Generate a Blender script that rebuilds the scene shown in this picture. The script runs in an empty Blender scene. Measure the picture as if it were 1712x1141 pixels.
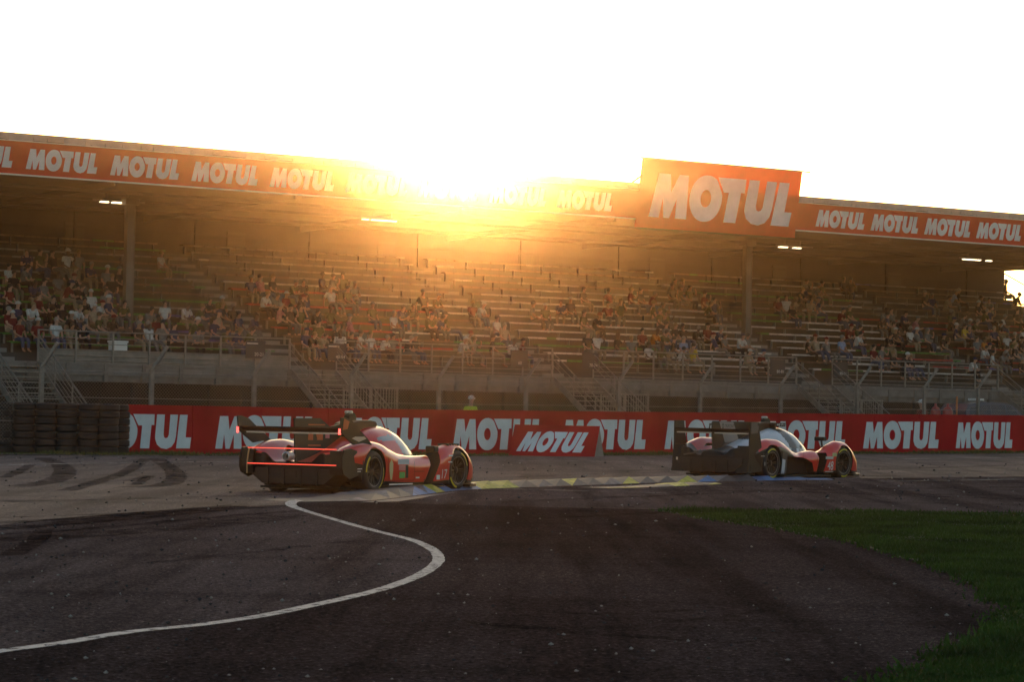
import bpy, bmesh, math, random
import numpy as np
from mathutils import Vector, Matrix
from mathutils.geometry import tessellate_polygon

R = math.radians
scene = bpy.context.scene
COL = scene.collection
rnd = random.Random(7)

# ------------------------------------------------------------------ camera
CAM_H = 1.22
FPX = 4500.0                      # focal length in photograph pixels (1712 wide)
cam_d = bpy.data.cameras.new('camera')
cam = bpy.data.objects.new('camera', cam_d)
COL.objects.link(cam)
cam_d.sensor_width = 36.0
cam_d.lens = 36.0 * FPX / 1712.0
cam_d.clip_start = 0.3
cam_d.clip_end = 3000.0
PITCH = math.atan((701.0 - 570.5) / FPX)
CAMROT = (Matrix.Rotation(R(90) + PITCH, 3, 'X') @ Matrix.Rotation(R(1.09), 3, 'Z'))
cam.matrix_world = Matrix.Translation((0, 0, CAM_H)) @ CAMROT.to_4x4()
cam_d.dof.use_dof = True
cam_d.dof.focus_distance = 50.0
cam_d.dof.aperture_fstop = 13.0
scene.camera = cam

# ------------------------------------------------------------------ world and sun
SUN_EL, SUN_AZ = R(5.78), R(-1.22)      # azimuth from +Y, clockwise positive
world = bpy.data.worlds.new('World')
scene.world = world
world.use_nodes = True
wn = world.node_tree
bg = wn.nodes['Background']
sky = wn.nodes.new('ShaderNodeTexSky')
sky.sky_type = 'NISHITA'
sky.sun_disc = False
sky.sun_elevation = SUN_EL
sky.sun_rotation = SUN_AZ
sky.air_density = 1.0
sky.dust_density = 1.6
sky.ozone_density = 1.0
wn.links.new(sky.outputs['Color'], bg.inputs['Color'])
bg.inputs['Strength'].default_value = 0.14

sun_d = bpy.data.lights.new('sun', 'SUN')
sun_d.energy = 5.0
sun_d.angle = R(0.5)
sun_d.color = (1.0, 0.49, 0.14)
sun = bpy.data.objects.new('sun', sun_d)
COL.objects.link(sun)
sun_dir = Vector((math.sin(SUN_AZ) * math.cos(SUN_EL), math.cos(SUN_AZ) * math.cos(SUN_EL), math.sin(SUN_EL)))
sun.rotation_euler = sun_dir.to_track_quat('Z', 'Y').to_euler()
sun.location = sun_dir * 200

scene.view_settings.view_transform = 'Standard'
scene.view_settings.look = 'None'
scene.view_settings.gamma = 1.0
scene.view_settings.use_curve_mapping = False
scene.view_settings.exposure = 1.0
scene.cycles.use_denoising = True
scene.cycles.denoising_input_passes = 'RGB_ALBEDO_NORMAL'
scene.cycles.use_adaptive_sampling = False
scene.cycles.max_bounces = 6
scene.cycles.transparent_max_bounces = 12

# ------------------------------------------------------------------ where things stand
def ray(x, y):
    """direction through a photograph pixel, scaled so that its Y is 1"""
    d = CAMROT @ Vector(((x - 856.0) / FPX, (570.5 - y) / FPX, -1.0))
    return d / d.y

def at(x, y, Y):
    d = ray(x, y)
    return Vector((d.x * Y, Y, CAM_H + d.z * Y))

def sstep(a, b, x):
    t = min(1.0, max(0.0, (x - a) / (b - a)))
    return t * t * (3 - 2 * t)

def gz(x, y):
    """height of the ground, which climbs gently to the far right"""
    sp = 3.0 * math.log1p(math.exp(min(30.0, (x + 5.0) / 3.0)))
    if x > 60: sp = 65.0
    return 0.0125 * sp * sstep(40, 80, y)

def ground_at(x, y):
    d = ray(x, y)
    z = 0.0
    for _ in range(12):
        Y = (z - CAM_H) / d.z
        z = gz(d.x * Y, Y)
    return Vector((d.x * Y, Y, z))

# the stand's own frame: s along its front, v back into it
SU = Vector((math.cos(R(34)), math.sin(R(34)), 0))
SV = Vector((-math.sin(R(34)), math.cos(R(34)), 0))
P0 = Vector((0, 110, 0))
MS = Matrix(((SU.x, SV.x, 0, P0.x), (SU.y, SV.y, 0, P0.y), (0, 0, 1, 0), (0, 0, 0, 1)))

def s_of(px, v):
    """s of the point seen at photograph column px (near the horizon rows) at depth v into the stand"""
    k = ray(px, 560).x
    return (k * (P0.y + v * SV.y) - v * SV.x) / (SU.x - k * SU.y)

def sw(s, v, z):
    return MS @ Vector((s, v, z))

def proj(p):
    """photograph pixel of a world point (for laying out, not for drawing)"""
    q = CAMROT.transposed() @ (p - Vector((0, 0, CAM_H)))
    return 856.0 + FPX * q.x / -q.z, 570.5 - FPX * q.y / -q.z

# ------------------------------------------------------------------ materials
MATS = {}
def vinyl(name, col, back, scale=0.9):
    """banner cloth: mostly matt, a little daylight comes through from behind"""
    m = mat(name, col, 0.6, 0.22, scale, spec=0.1)
    nt = m.node_tree; b = nt.nodes['Principled BSDF']; out = nt.nodes['Material Output']
    t = nt.nodes.new('ShaderNodeBsdfTranslucent'); t.inputs['Color'].default_value = (*back, 1)
    mx = nt.nodes.new('ShaderNodeMixShader'); mx.inputs['Fac'].default_value = 0.14
    nt.links.new(b.outputs[0], mx.inputs[1]); nt.links.new(t.outputs[0], mx.inputs[2]); nt.links.new(mx.outputs[0], out.inputs['Surface'])
    return m

def mat(name, col, rough=0.6, var=0.0, scale=4.0, metal=0.0, spec=0.5, emit=None, coat=0.0, bump=0.0, stretch=None, col2=None, lo=0.35, hi=0.7):
    if name in MATS: return MATS[name]
    m = bpy.data.materials.new(name)
    m.use_nodes = True
    nt = m.node_tree
    b = nt.nodes['Principled BSDF']
    b.inputs['Base Color'].default_value = (*col, 1)
    b.inputs['Roughness'].default_value = rough
    b.inputs['Metallic'].default_value = metal
    b.inputs['Specular IOR Level'].default_value = spec
    b.inputs['Coat Weight'].default_value = coat
    b.inputs['Coat Roughness'].default_value = 0.08
    if emit:
        b.inputs['Emission Color'].default_value = (*emit[0], 1)
        b.inputs['Emission Strength'].default_value = emit[1]
    if var or col2 or bump:
        tc = nt.nodes.new('ShaderNodeTexCoord')
        mp = nt.nodes.new('ShaderNodeMapping')
        if stretch: mp.inputs['Scale'].default_value = stretch
        nt.links.new(tc.outputs['Object'], mp.inputs['Vector'])
        no = nt.nodes.new('ShaderNodeTexNoise')
        no.inputs['Scale'].default_value = scale
        no.inputs['Detail'].default_value = 6
        no.inputs['Roughness'].default_value = 0.65
        nt.links.new(mp.outputs['Vector'], no.inputs['Vector'])
        if var or col2:
            rp = nt.nodes.new('ShaderNodeValToRGB')
            rp.color_ramp.elements[0].position = lo
            rp.color_ramp.elements[1].position = hi
            c2 = col2 or tuple(c * (1 - var) for c in col)
            rp.color_ramp.elements[0].color = (*c2, 1)
            rp.color_ramp.elements[1].color = (*tuple(min(1, c * (1 + (0 if col2 else var * 0.5))) for c in col), 1)
            nt.links.new(no.outputs['Fac'], rp.inputs['Fac'])
            nt.links.new(rp.outputs['Color'], b.inputs['Base Color'])
        if bump:
            bp = nt.nodes.new('ShaderNodeBump')
            bp.inputs['Strength'].default_value = bump
            bp.inputs['Distance'].default_value = 0.02
            nt.links.new(no.outputs['Fac'], bp.inputs['Height'])
            nt.links.new(bp.outputs['Normal'], b.inputs['Normal'])
    MATS[name] = m
    return m

# ------------------------------------------------------------------ mesh builder
class MB:
    def __init__(s):
        s.v, s.f, s.m, s.sm = [], [], [], []
    def add(s, vs, fs, mi=0, smooth=False, M=None):
        o = len(s.v)
        for p in vs:
            p = Vector(p)
            s.v.append(M @ p if M else p)
        for k, f in enumerate(fs):
            s.f.append([i + o for i in f])
            s.m.append(mi[k] if isinstance(mi, (list, tuple)) else mi)
            s.sm.append(smooth)
        return s
    def box(s, x0, x1, y0, y1, z0, z1, mi=0, M=None):
        return s.add([(x0, y0, z0), (x1, y0, z0), (x1, y1, z0), (x0, y1, z0), (x0, y0, z1), (x1, y0, z1), (x1, y1, z1), (x0, y1, z1)],
                     [(0, 3, 2, 1), (4, 5, 6, 7), (0, 1, 5, 4), (1, 2, 6, 5), (2, 3, 7, 6), (3, 0, 4, 7)], mi, False, M)
    def tube(s, pts, r, n=6, mi=0, M=None, cap=True):
        pts = [Vector(p) for p in pts]
        rs = r if isinstance(r, (list, tuple)) else [r] * len(pts)
        vs, fs = [], []
        for i, p in enumerate(pts):
            d = (pts[min(i + 1, len(pts) - 1)] - pts[max(i - 1, 0)]).normalized()
            up = Vector((0, 0, 1)) if abs(d.z) < 0.9 else Vector((0, 1, 0))
            a = d.cross(up).normalized(); b = a.cross(d)
            for k in range(n):
                t = 2 * math.pi * k / n
                vs.append(p + (a * math.cos(t) + b * math.sin(t)) * rs[i])
        for i in range(len(pts) - 1):
            for k in range(n):
                k2 = (k + 1) % n
                fs.append((i * n + k, i * n + k2, (i + 1) * n + k2, (i + 1) * n + k))
        s.add(vs, fs, mi, n > 4, M)
        if cap:
            s.add(vs[:n], [tuple(range(n))], mi, False, M)
            s.add(vs[-n:], [tuple(reversed(range(n)))], mi, False, M)
        return s
    def bar(s, a, b, w, h, mi=0, M=None):
        """a rectangular bar from a to b"""
        a, b = Vector(a), Vector(b)
        d = (b - a).normalized()
        up = Vector((0, 0, 1)) if abs(d.z) < 0.95 else Vector((0, 1, 0))
        x = d.cross(up).normalized() * w / 2; y = x.cross(d).normalized() * h / 2
        vs = [a - x - y, a + x - y, a + x + y, a - x + y, b - x - y, b + x - y, b + x + y, b - x + y]
        return s.add(vs, [(0, 3, 2, 1), (4, 5, 6, 7), (0, 1, 5, 4), (1, 2, 6, 5), (2, 3, 7, 6), (3, 0, 4, 7)], mi, False, M)
    def prism(s, poly, f0, f1, mi=0, M=None):
        """solid between outline poly mapped by f0 and by f1 (functions of the two outline coordinates)"""
        n = len(poly)
        a = [Vector(f0(*p)) for p in poly]; b = [Vector(f1(*p)) for p in poly]
        tri = tessellate_polygon([[Vector((p[0], p[1], 0)) for p in poly]])
        fs = [tuple(t) for t in tri] + [tuple(i + n for i in reversed(t)) for t in tri]
        fs += [(i, (i + 1) % n, (i + 1) % n + n, i + n) for i in range(n)]
        return s.add(a + b, fs, mi, False, M)
    def sheet(s, poly, f, mi=0, M=None):
        tri = tessellate_polygon([[Vector((p[0], p[1], 0)) for p in poly]])
        return s.add([Vector(f(*p)) for p in poly], [tuple(t) for t in tri], mi, False, M)
    def lathe(s, prof, n=32, mi=0, M=None, smooth=True, close=False):
        """profile of (radius, y) turned about the y axis"""
        vs, fs = [], []
        for r, y in prof:
            for k in range(n):
                t = 2 * math.pi * k / n
                vs.append((r * math.cos(t), y, r * math.sin(t)))
        m = len(prof)
        for i in range(m if close else m - 1):
            for k in range(n):
                k2 = (k + 1) % n; j = (i + 1) % m
                fs.append((i * n + k, i * n + k2, j * n + k2, j * n + k))
        return s.add(vs, fs, mi, smooth, M)
    def ball(s, c, r, n=8, mi=0, M=None):
        r = r if isinstance(r, (list, tuple)) else (r, r, r)
        vs, fs = [], []
        for i in range(n + 1):
            a = math.pi * i / n
            for k in range(n * 2):
                t = math.pi * k / n
                vs.append((c[0] + r[0] * math.sin(a) * math.cos(t), c[1] + r[1] * math.sin(a) * math.sin(t), c[2] + r[2] * math.cos(a)))
        w = n * 2
        for i in range(n):
            for k in range(w):
                fs.append((i * w + k, (i + 1) * w + k, (i + 1) * w + (k + 1) % w, i * w + (k + 1) % w))
        return s.add(vs, fs, mi, True, M)
    def mesh(s, name):
        me = bpy.data.meshes.new(name)
        me.from_pydata([tuple(p) for p in s.v], [], s.f)
        me.polygons.foreach_set('material_index', s.m)
        me.polygons.foreach_set('use_smooth', s.sm)
        me.update()
        return me
    def build(s, name, mats, parent=None, M=None, fix=True):
        me = s.mesh(name)
        if fix:
            bm = bmesh.new(); bm.from_mesh(me)
            bmesh.ops.recalc_face_normals(bm, faces=bm.faces)
            bm.to_mesh(me); bm.free()
        return link(name, me, mats, parent, M)

def link(name, me, mats, parent=None, M=None):
    for m in (mats if isinstance(mats, (list, tuple)) else [mats]):
        me.materials.append(m)
    o = bpy.data.objects.new(name, me)
    COL.objects.link(o)
    if parent: o.parent = parent
    if M is not None: o.matrix_basis = M
    return o

def tag(o, label=None, cat=None, group=None, kind=None):
    if label: o['label'] = label
    if cat: o['category'] = cat
    if group: o['group'] = group
    if kind: o['kind'] = kind
    return o

def thing(name, label, cat, M=None, group=None):
    o = bpy.data.objects.new(name, None)
    o.empty_display_size = 0.3
    COL.objects.link(o)
    if M is not None: o.matrix_basis = M
    return tag(o, label, cat, group)

def copy_tree(o, parent=None):
    c = o.copy(); COL.objects.link(c)
    if parent: c.parent = parent
    for ch in o.children: copy_tree(ch, c)
    return c

def repeat(name, m, parent, box, places):
    """one boxy part, then copies of it sharing its mesh"""
    mb = MB(); mb.box(*box); me = None
    for p in places:
        if me is None: o = mb.build(name, m, parent); me = o.data
        else:
            o = bpy.data.objects.new(name, me); COL.objects.link(o); o.parent = parent
        o.location = p

def evaluated(o):
    dg = bpy.context.evaluated_depsgraph_get()
    dg.update()
    me = bpy.data.meshes.new_from_object(o.evaluated_get(dg))
    return me

def drop(o):
    d = o.data
    bpy.data.objects.remove(o)
    if isinstance(d, bpy.types.Curve): bpy.data.curves.remove(d)

def text_mesh(txt, height=1.0):
    """lettering in the built-in face: x to the right from 0, y up, capitals about `height` tall"""
    c = bpy.data.curves.new('lettering', 'FONT')
    c.body = txt; c.size = height * 1.4; c.resolution_u = 3
    o = bpy.data.objects.new('lettering', c); COL.objects.link(o)
    me = evaluated(o)
    drop(o)
    return me

def lay_text(mb, txt, height, f, mi=0, width=None, bold=0.0):
    me = text_mesh(txt, height)
    xs = [v.co.x for v in me.vertices] or [0]
    x0, x1 = min(xs), max(xs)
    k = (width / (x1 - x0)) if width else 1.0
    mb.add([f((v.co.x - x0) * k, v.co.y) for v in me.vertices], [tuple(p.vertices) for p in me.polygons], mi)
    bpy.data.meshes.remove(me)

def interp(x, pts):
    """monotone cubic through (x, value) points"""
    if x <= pts[0][0]: return pts[0][1]
    if x >= pts[-1][0]: return pts[-1][1]
    n = len(pts)
    for i in range(n - 1):
        if x <= pts[i + 1][0]: break
    def slope(j): return (pts[j + 1][1] - pts[j][1]) / (pts[j + 1][0] - pts[j][0])
    def tan(j):
        if j == 0: return slope(0)
        if j == n - 1: return slope(n - 2)
        a, b = slope(j - 1), slope(j)
        return 0.0 if a * b <= 0 else 2 * a * b / (a + b)
    h = pts[i + 1][0] - pts[i][0]; t = (x - pts[i][0]) / h
    return ((2 * t**3 - 3 * t**2 + 1) * pts[i][1] + (t**3 - 2 * t**2 + t) * h * tan(i)
            + (-2 * t**3 + 3 * t**2) * pts[i + 1][1] + (t**3 - t**2) * h * tan(i + 1))

ORD = ['first', 'second', 'third', 'fourth', 'fifth', 'sixth', 'seventh', 'eighth', 'ninth', 'tenth', 'eleventh', 'twelfth',
       'thirteenth', 'fourteenth', 'fifteenth', 'sixteenth', 'seventeenth', 'eighteenth', 'nineteenth', 'twentieth']

for t_ in ('twenty', 'thirty', 'forty'):
    ORD += [t_ + '-' + w_ for w_ in ORD[:9]] + [{'twenty': 'thirtieth', 'thirty': 'fortieth', 'forty': 'fiftieth'}[t_]]

# ------------------------------------------------------------------ the sponsor's word: heavy slanted condensed capitals
def word_shapes():
    """outlines in units of the letter height; the whole word runs from x = 0 to about 3.04"""
    H = 340.0
    def q(pts, dx): return [((x + dx) / H, (910 - y) / H) for x, y in pts]
    out = []
    out.append(q([(875, 912), (917, 583), (1000, 583), (1015, 722), (1062, 583), (1128, 583), (1142, 912), (1062, 912), (1060, 765),
                  (1020, 912), (978, 912), (962, 765), (946, 912)], -875))
    out.append(q([(200, 577), (406, 577), (404, 682), (378, 682), (360, 914), (272, 914), (288, 688), (252, 688)], 265))
    u = [(430, 577), (506, 577), (497, 775), (503, 802), (518, 812), (536, 806), (548, 780), (560, 577), (634, 577), (618, 790), (606, 850),
         (575, 898), (528, 920), (475, 910), (435, 875), (416, 820), (416, 780)]
    out.append(q(u, 265))
    out.append(q([(654, 577), (729, 577), (714, 802), (768, 802), (757, 912), (622, 912)], 265))
    n = 36
    outer, inner = [], []
    for i in range(n):
        a = 2 * math.pi * i / n
        x = 127 + 117 * abs(math.cos(a)) ** 0.92 * (1 if math.cos(a) > 0 else -1); y = 745 - 176 * math.sin(a)
        cut = 197 + (y - 600) * 0.42            # the flat cut that makes room for the T
        if y < 690: x = min(x, cut)
        outer.append((x, y))
        inner.append((127 + 38 * math.cos(a), 745 - 66 * math.sin(a)))
    return out, (q(outer, 265), q(inner, 265))
WORD, RINGO = word_shapes()
WORD_W = (768 + 265) / 340.0

def lay_word(mb, f, mi=0, skip_first=False):
    """f(x, y): x 0..1 along the word, y 0..1 up its height"""
    g = lambda x, y: f(x / WORD_W, y)
    for k, poly in enumerate(WORD):
        if skip_first and k == 0: continue
        mb.sheet(poly, g, mi)
    o, i = RINGO; n = len(o)
    mb.add([g(*p) for p in o] + [g(*p) for p in i], [(k, (k + 1) % n, (k + 1) % n + n, k + n) for k in range(n)], mi)

# ------------------------------------------------------------------ ground
def ground_material(name='asphalt', dark=1.0, warm=1.0, spec=0.0):
    m = bpy.data.materials.new(name); m.use_nodes = True
    nt = m.node_tree; N = nt.nodes; L = nt.links
    b = N['Principled BSDF']
    tc = N.new('ShaderNodeTexCoord')
    def noise(scale, detail, stretch=None, rot=0.0, rough=0.6):
        mp = N.new('ShaderNodeMapping')
        mp.inputs['Rotation'].default_value = (0, 0, rot)
        if stretch: mp.inputs['Scale'].default_value = stretch
        L.new(tc.outputs['Object'], mp.inputs['Vector'])
        n = N.new('ShaderNodeTexNoise'); n.inputs['Scale'].default_value = scale
        n.inputs['Detail'].default_value = detail; n.inputs['Roughness'].default_value = rough
        L.new(mp.outputs['Vector'], n.inputs['Vector'])
        return n.outputs['Fac']
    def ramp(fac, stops):
        r = N.new('ShaderNodeValToRGB')
        while len(r.color_ramp.elements) < len(stops): r.color_ramp.elements.new(0.5)
        for e, (p, c) in zip(r.color_ramp.elements, stops): e.position = p; e.color = (c, c, c, 1) if not isinstance(c, tuple) else (*c, 1)
        L.new(fac, r.inputs['Fac']); return r.outputs['Color']
    def mul(a, c, f=1.0, mode='MULTIPLY'):
        x = N.new('ShaderNodeMix'); x.data_type = 'RGBA'; x.blend_type = mode; x.inputs['Factor'].default_value = f
        L.new(a, x.inputs[6]); L.new(c, x.inputs[7]); return x.outputs[2]
    base = ramp(noise(0.35, 5, (1, 0.35, 1), R(-30)), [(0.3, (0.027 * dark, 0.0200 * dark, 0.0225 * dark / warm)), (0.7, (0.052 * dark, 0.0375 * dark, 0.0405 * dark / warm))])
    streak = ramp(noise(1.2, 5, (1, 0.05, 1), R(-34)), [(0.40, 0.45), (0.55, 1.0), (0.75, 1.15)])
    streak2 = ramp(noise(0.6, 4, (0.06, 1, 1), R(-8)), [(0.36, 0.55), (0.52, 1.0)])
    grain = ramp(noise(38, 2, None, 0, 0.7), [(0.34, 0.30), (0.48, 0.9), (0.62, 1.35), (0.72, 3.6)])
    stone = ramp(noise(13, 3, None, 0, 0.75), [(0.38, 0.6), (0.58, 1.1), (0.72, 2.2)])
    c = mul(mul(mul(mul(base, streak, 0.75), streak2, 0.55), grain, 0.9), stone, 0.8)
    L.new(c, b.inputs['Base Color'])
    rr = N.new('ShaderNodeMapRange'); L.new(noise(0.8, 4, (1, 0.2, 1), R(-34)), rr.inputs['Value'])
    rr.inputs['From Min'].default_value = 0.3; rr.inputs['From Max'].default_value = 0.7
    rr.inputs['To Min'].default_value = 0.75; rr.inputs['To Max'].default_value = 0.9
    L.new(rr.outputs['Result'], b.inputs['Roughness'])
    b.inputs['Specular IOR Level'].default_value = spec
    bp = N.new('ShaderNodeBump'); bp.inputs['Strength'].default_value = 0.55; bp.inputs['Distance'].default_value = 0.012
    L.new(noise(60, 3, None, 0, 0.7), bp.inputs['Height']); L.new(bp.outputs['Normal'], b.inputs['Normal'])
    return m

W0_ = Vector((-11.14, 77, 0)); WD_ = (Vector((19.6, 103, 0)) - W0_).normalized()
def axis(parts):
    out = []
    for a, b, n in parts: out += list(np.linspace(a, b, n, endpoint=False))
    return out + [parts[-1][1]]
gx = axis([(-170, -30, 12), (-30, 60, 60), (60, 170, 12)])
gy = axis([(-40, 38, 20), (38, 82, 44), (82, 320, 30)])
mb = MB()
mb.add([(x, y, gz(x, y)) for y in gy for x in gx],
       [(j * len(gx) + i, j * len(gx) + i + 1, (j + 1) * len(gx) + i + 1, (j + 1) * len(gx) + i) for j in range(len(gy) - 1) for i in range(len(gx) - 1)], 0, True)
tag(mb.build('ground', ground_material('asphalt', 3.1, 1.2)), kind='structure')

def smooth_path(pts, step=0.4):
    """Catmull-Rom through world points, resampled"""
    P = [Vector(p) for p in pts]; out = []
    for i in range(len(P) - 1):
        a, b, c, d = P[max(i - 1, 0)], P[i], P[i + 1], P[min(i + 2, len(P) - 1)]
        n = max(2, int((c - b).length / step))
        for k in range(n):
            t = k / n
            out.append(0.5 * ((2 * b) + (c - a) * t + (2 * a - 5 * b + 4 * c - d) * t * t + (3 * b - a - 3 * c + d) * t ** 3))
    return out + [P[-1]]

def strip(mb, pts, width, lift, mi=0, wob=0.0, step=0.3):
    path = smooth_path(pts, step); vs = []
    n = len(path)
    for i, p in enumerate(path):
        d = (path[min(i + 1, n - 1)] - path[max(i - 1, 0)]); d.z = 0; d.normalize()
        w = width(i / (n - 1)) if callable(width) else width
        l = Vector((-d.y, d.x, 0)) * w / 2
        for q in (p - l, p + l):
            q = q + Vector((rnd.uniform(-wob, wob), rnd.uniform(-wob, wob), 0))
            vs.append((q.x, q.y, gz(q.x, q.y) + lift))
    mb.add(vs, [(2 * i, 2 * i + 2, 2 * i + 3, 2 * i + 1) for i in range(n - 1)], mi, True)

# worn paint and rubber: partly see-through where it has worn away
def worn(name, col, lo, hi, scale, rough=0.6, most=1.0, stretch=None, spec=0.1):
    m = bpy.data.materials.new(name); m.use_nodes = True
    nt = m.node_tree; N = nt.nodes; L = nt.links
    b = N['Principled BSDF']; b.inputs['Base Color'].default_value = (*col, 1); b.inputs['Roughness'].default_value = rough
    b.inputs['Specular IOR Level'].default_value = spec
    tc = N.new('ShaderNodeTexCoord'); mp = N.new('ShaderNodeMapping')
    if stretch: mp.inputs['Scale'].default_value = stretch
    n = N.new('ShaderNodeTexNoise'); n.inputs['Scale'].default_value = scale; n.inputs['Detail'].default_value = 6; n.inputs['Roughness'].default_value = 0.7
    L.new(tc.outputs['Object'], mp.inputs['Vector']); L.new(mp.outputs['Vector'], n.inputs['Vector'])
    r = N.new('ShaderNodeMapRange'); r.inputs['From Min'].default_value = lo; r.inputs['From Max'].default_value = hi
    r.inputs['To Min'].default_value = 0; r.inputs['To Max'].default_value = most
    L.new(n.outputs['Fac'], r.inputs['Value']); L.new(r.outputs['Result'], b.inputs['Alpha'])
    return m

M_LINE = worn('line_paint', (0.50, 0.47, 0.46), 0.36, 0.50, 11, 0.7, 1.0, spec=0.05)
mb = MB()
px = [(-60, 1101), (0, 1092), (110, 1077), (220, 1059), (330, 1048), (440, 1032), (540, 1011), (610, 995), (665, 979), (705, 962), (728, 946), (733, 934), (722, 920),
      (690, 905), (650, 895), (600, 882), (555, 869), (518, 858), (494, 850), (486, 845), (490, 840), (505, 837), (525, 835)]
strip(mb, [ground_at(*p) for p in px], lambda t: 0.105 if t < 0.8 else 0.105 + 0.09 * (t - 0.8) / 0.2, 0.008, 0, 0.004, 0.2)
tag(mb.build('white_line', M_LINE), kind='structure')
# the run-off inside the line was laid with a darker mix
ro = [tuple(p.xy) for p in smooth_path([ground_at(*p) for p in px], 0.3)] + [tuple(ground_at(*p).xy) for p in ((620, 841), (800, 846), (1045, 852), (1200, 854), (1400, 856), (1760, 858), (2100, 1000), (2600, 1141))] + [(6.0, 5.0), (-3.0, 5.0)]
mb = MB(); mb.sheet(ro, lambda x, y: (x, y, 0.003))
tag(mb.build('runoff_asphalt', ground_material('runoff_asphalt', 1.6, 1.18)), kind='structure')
mb = MB()
strip(mb, [ground_at(*p) for p in [(-40, 779), (200, 775), (400, 773), (820, 771), (1115, 773), (1450, 769), (1730, 765)]], 0.28, 0.008, 0, 0.01, 1.0)
strip(mb, [ground_at(*p) for p in [(800, 817), (930, 821), (1040, 824), (1130, 826)]], 0.10, 0.008, 0, 0.01, 0.5)
strip(mb, [ground_at(*p) for p in [(1470, 806), (1600, 804), (1730, 802)]], 0.14, 0.008, 0, 0.01, 1.0)
tag(mb.build('track_edge_line', worn('faded_paint', (0.5, 0.47, 0.43), 0.40, 0.60, 3, 0.6, 0.8)), kind='structure')

M_RUB = worn('rubber_on_asphalt', (0.008, 0.007, 0.008), 0.36, 0.66, 3.5, 0.85, 0.72, spec=0.0)
M_RUB2 = worn('faint_rubber_on_asphalt', (0.010, 0.009, 0.009), 0.40, 0.70, 2.2, 0.85, 0.65, spec=0.0)
mb = MB()
for pts, w in [([(28, 815), (85, 806), (108, 792), (100, 778), (70, 766)], 0.9), ([(200, 815), (262, 814), (292, 804), (290, 788), (262, 768)], 0.8),
               ([(110, 822), (165, 806), (210, 790), (244, 768)], 0.6), ([(5, 800), (30, 790), (52, 778)], 0.5), ([(215, 806), (250, 797), (225, 812)], 0.4),
               ([(-20, 876), (120, 869), (260, 858), (400, 846)], 0.7), ([(-20, 896), (150, 886), (340, 868), (505, 855)], 0.45),
               ([(-20, 868), (150, 862), (300, 856)], 0.35), ([(-20, 884), (120, 875), (300, 858), (430, 849)], 0.9), ([(-20, 889), (200, 872), (380, 854)], 0.3), ([(20, 930), (60, 905), (75, 885)], 0.4)]:
    strip(mb, [ground_at(*p) for p in pts], w * .5, 0.007, 0, 0.02, 0.4)
tag(mb.build('tyre_marks', M_RUB), kind='structure')
mb = MB()
for pts, w in [([(-20, 905), (160, 895), (420, 872), (480, 862)], 0.7), ([(820, 842), (1000, 834), (1150, 828), (1300, 822)], 0.5), ([(1000, 790), (1110, 786), (1300, 781)], 0.5),
               ([(830, 800), (1000, 793), (1130, 790)], 0.35), ([(1440, 786), (1560, 783), (1712, 778)], 0.7), ([(1450, 776), (1600, 774), (1712, 772)], 0.5),
               ([(1440, 797), (1600, 794), (1720, 792)], 0.4), ([(760, 1040), (1000, 1062), (1250, 1078)], 0.25), ([(1000, 1052), (1150, 1040), (1290, 1022)], 0.14),
               ([(880, 1020), (1000, 1030), (1150, 1022)], 0.16), ([(230, 945), (420, 925), (600, 905)], 0.2), ([(0, 790), (150, 795), (400, 800)], 0.4),
               ([(0, 840), (200, 836), (480, 828)], 0.5), ([(900, 868), (1040, 862), (1120, 858)], 0.4), ([(1115, 812), (1400, 826), (1720, 836)], 0.6),
               ([(1200, 822), (1500, 818), (1720, 815)], 0.5), ([(1045, 852), (1085, 840), (1105, 831), (1400, 836)], 0.12)]:
    strip(mb, [ground_at(*p) for p in pts], w * .8, 0.006, 0, 0.02, 0.4)
tag(mb.build('faint_tyre_marks', M_RUB2), kind='structure')

# the racing surface itself, its pale colour standing in for the sky's low sheen
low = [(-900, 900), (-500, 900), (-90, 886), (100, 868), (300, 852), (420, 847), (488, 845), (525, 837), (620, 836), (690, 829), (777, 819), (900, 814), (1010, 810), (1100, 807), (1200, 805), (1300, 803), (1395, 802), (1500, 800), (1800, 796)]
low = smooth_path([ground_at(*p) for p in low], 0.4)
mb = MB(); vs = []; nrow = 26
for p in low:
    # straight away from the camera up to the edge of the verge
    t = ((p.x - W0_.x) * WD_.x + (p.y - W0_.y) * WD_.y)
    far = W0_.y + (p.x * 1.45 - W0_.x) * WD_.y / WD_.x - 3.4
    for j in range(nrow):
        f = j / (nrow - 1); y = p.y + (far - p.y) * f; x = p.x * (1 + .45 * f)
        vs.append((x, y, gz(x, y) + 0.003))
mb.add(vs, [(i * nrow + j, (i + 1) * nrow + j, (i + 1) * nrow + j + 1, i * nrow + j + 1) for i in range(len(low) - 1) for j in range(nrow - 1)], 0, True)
tag(mb.build('track_asphalt', ground_material('track_asphalt', 3.1, 1.12, 0.10)), kind='structure')

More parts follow.
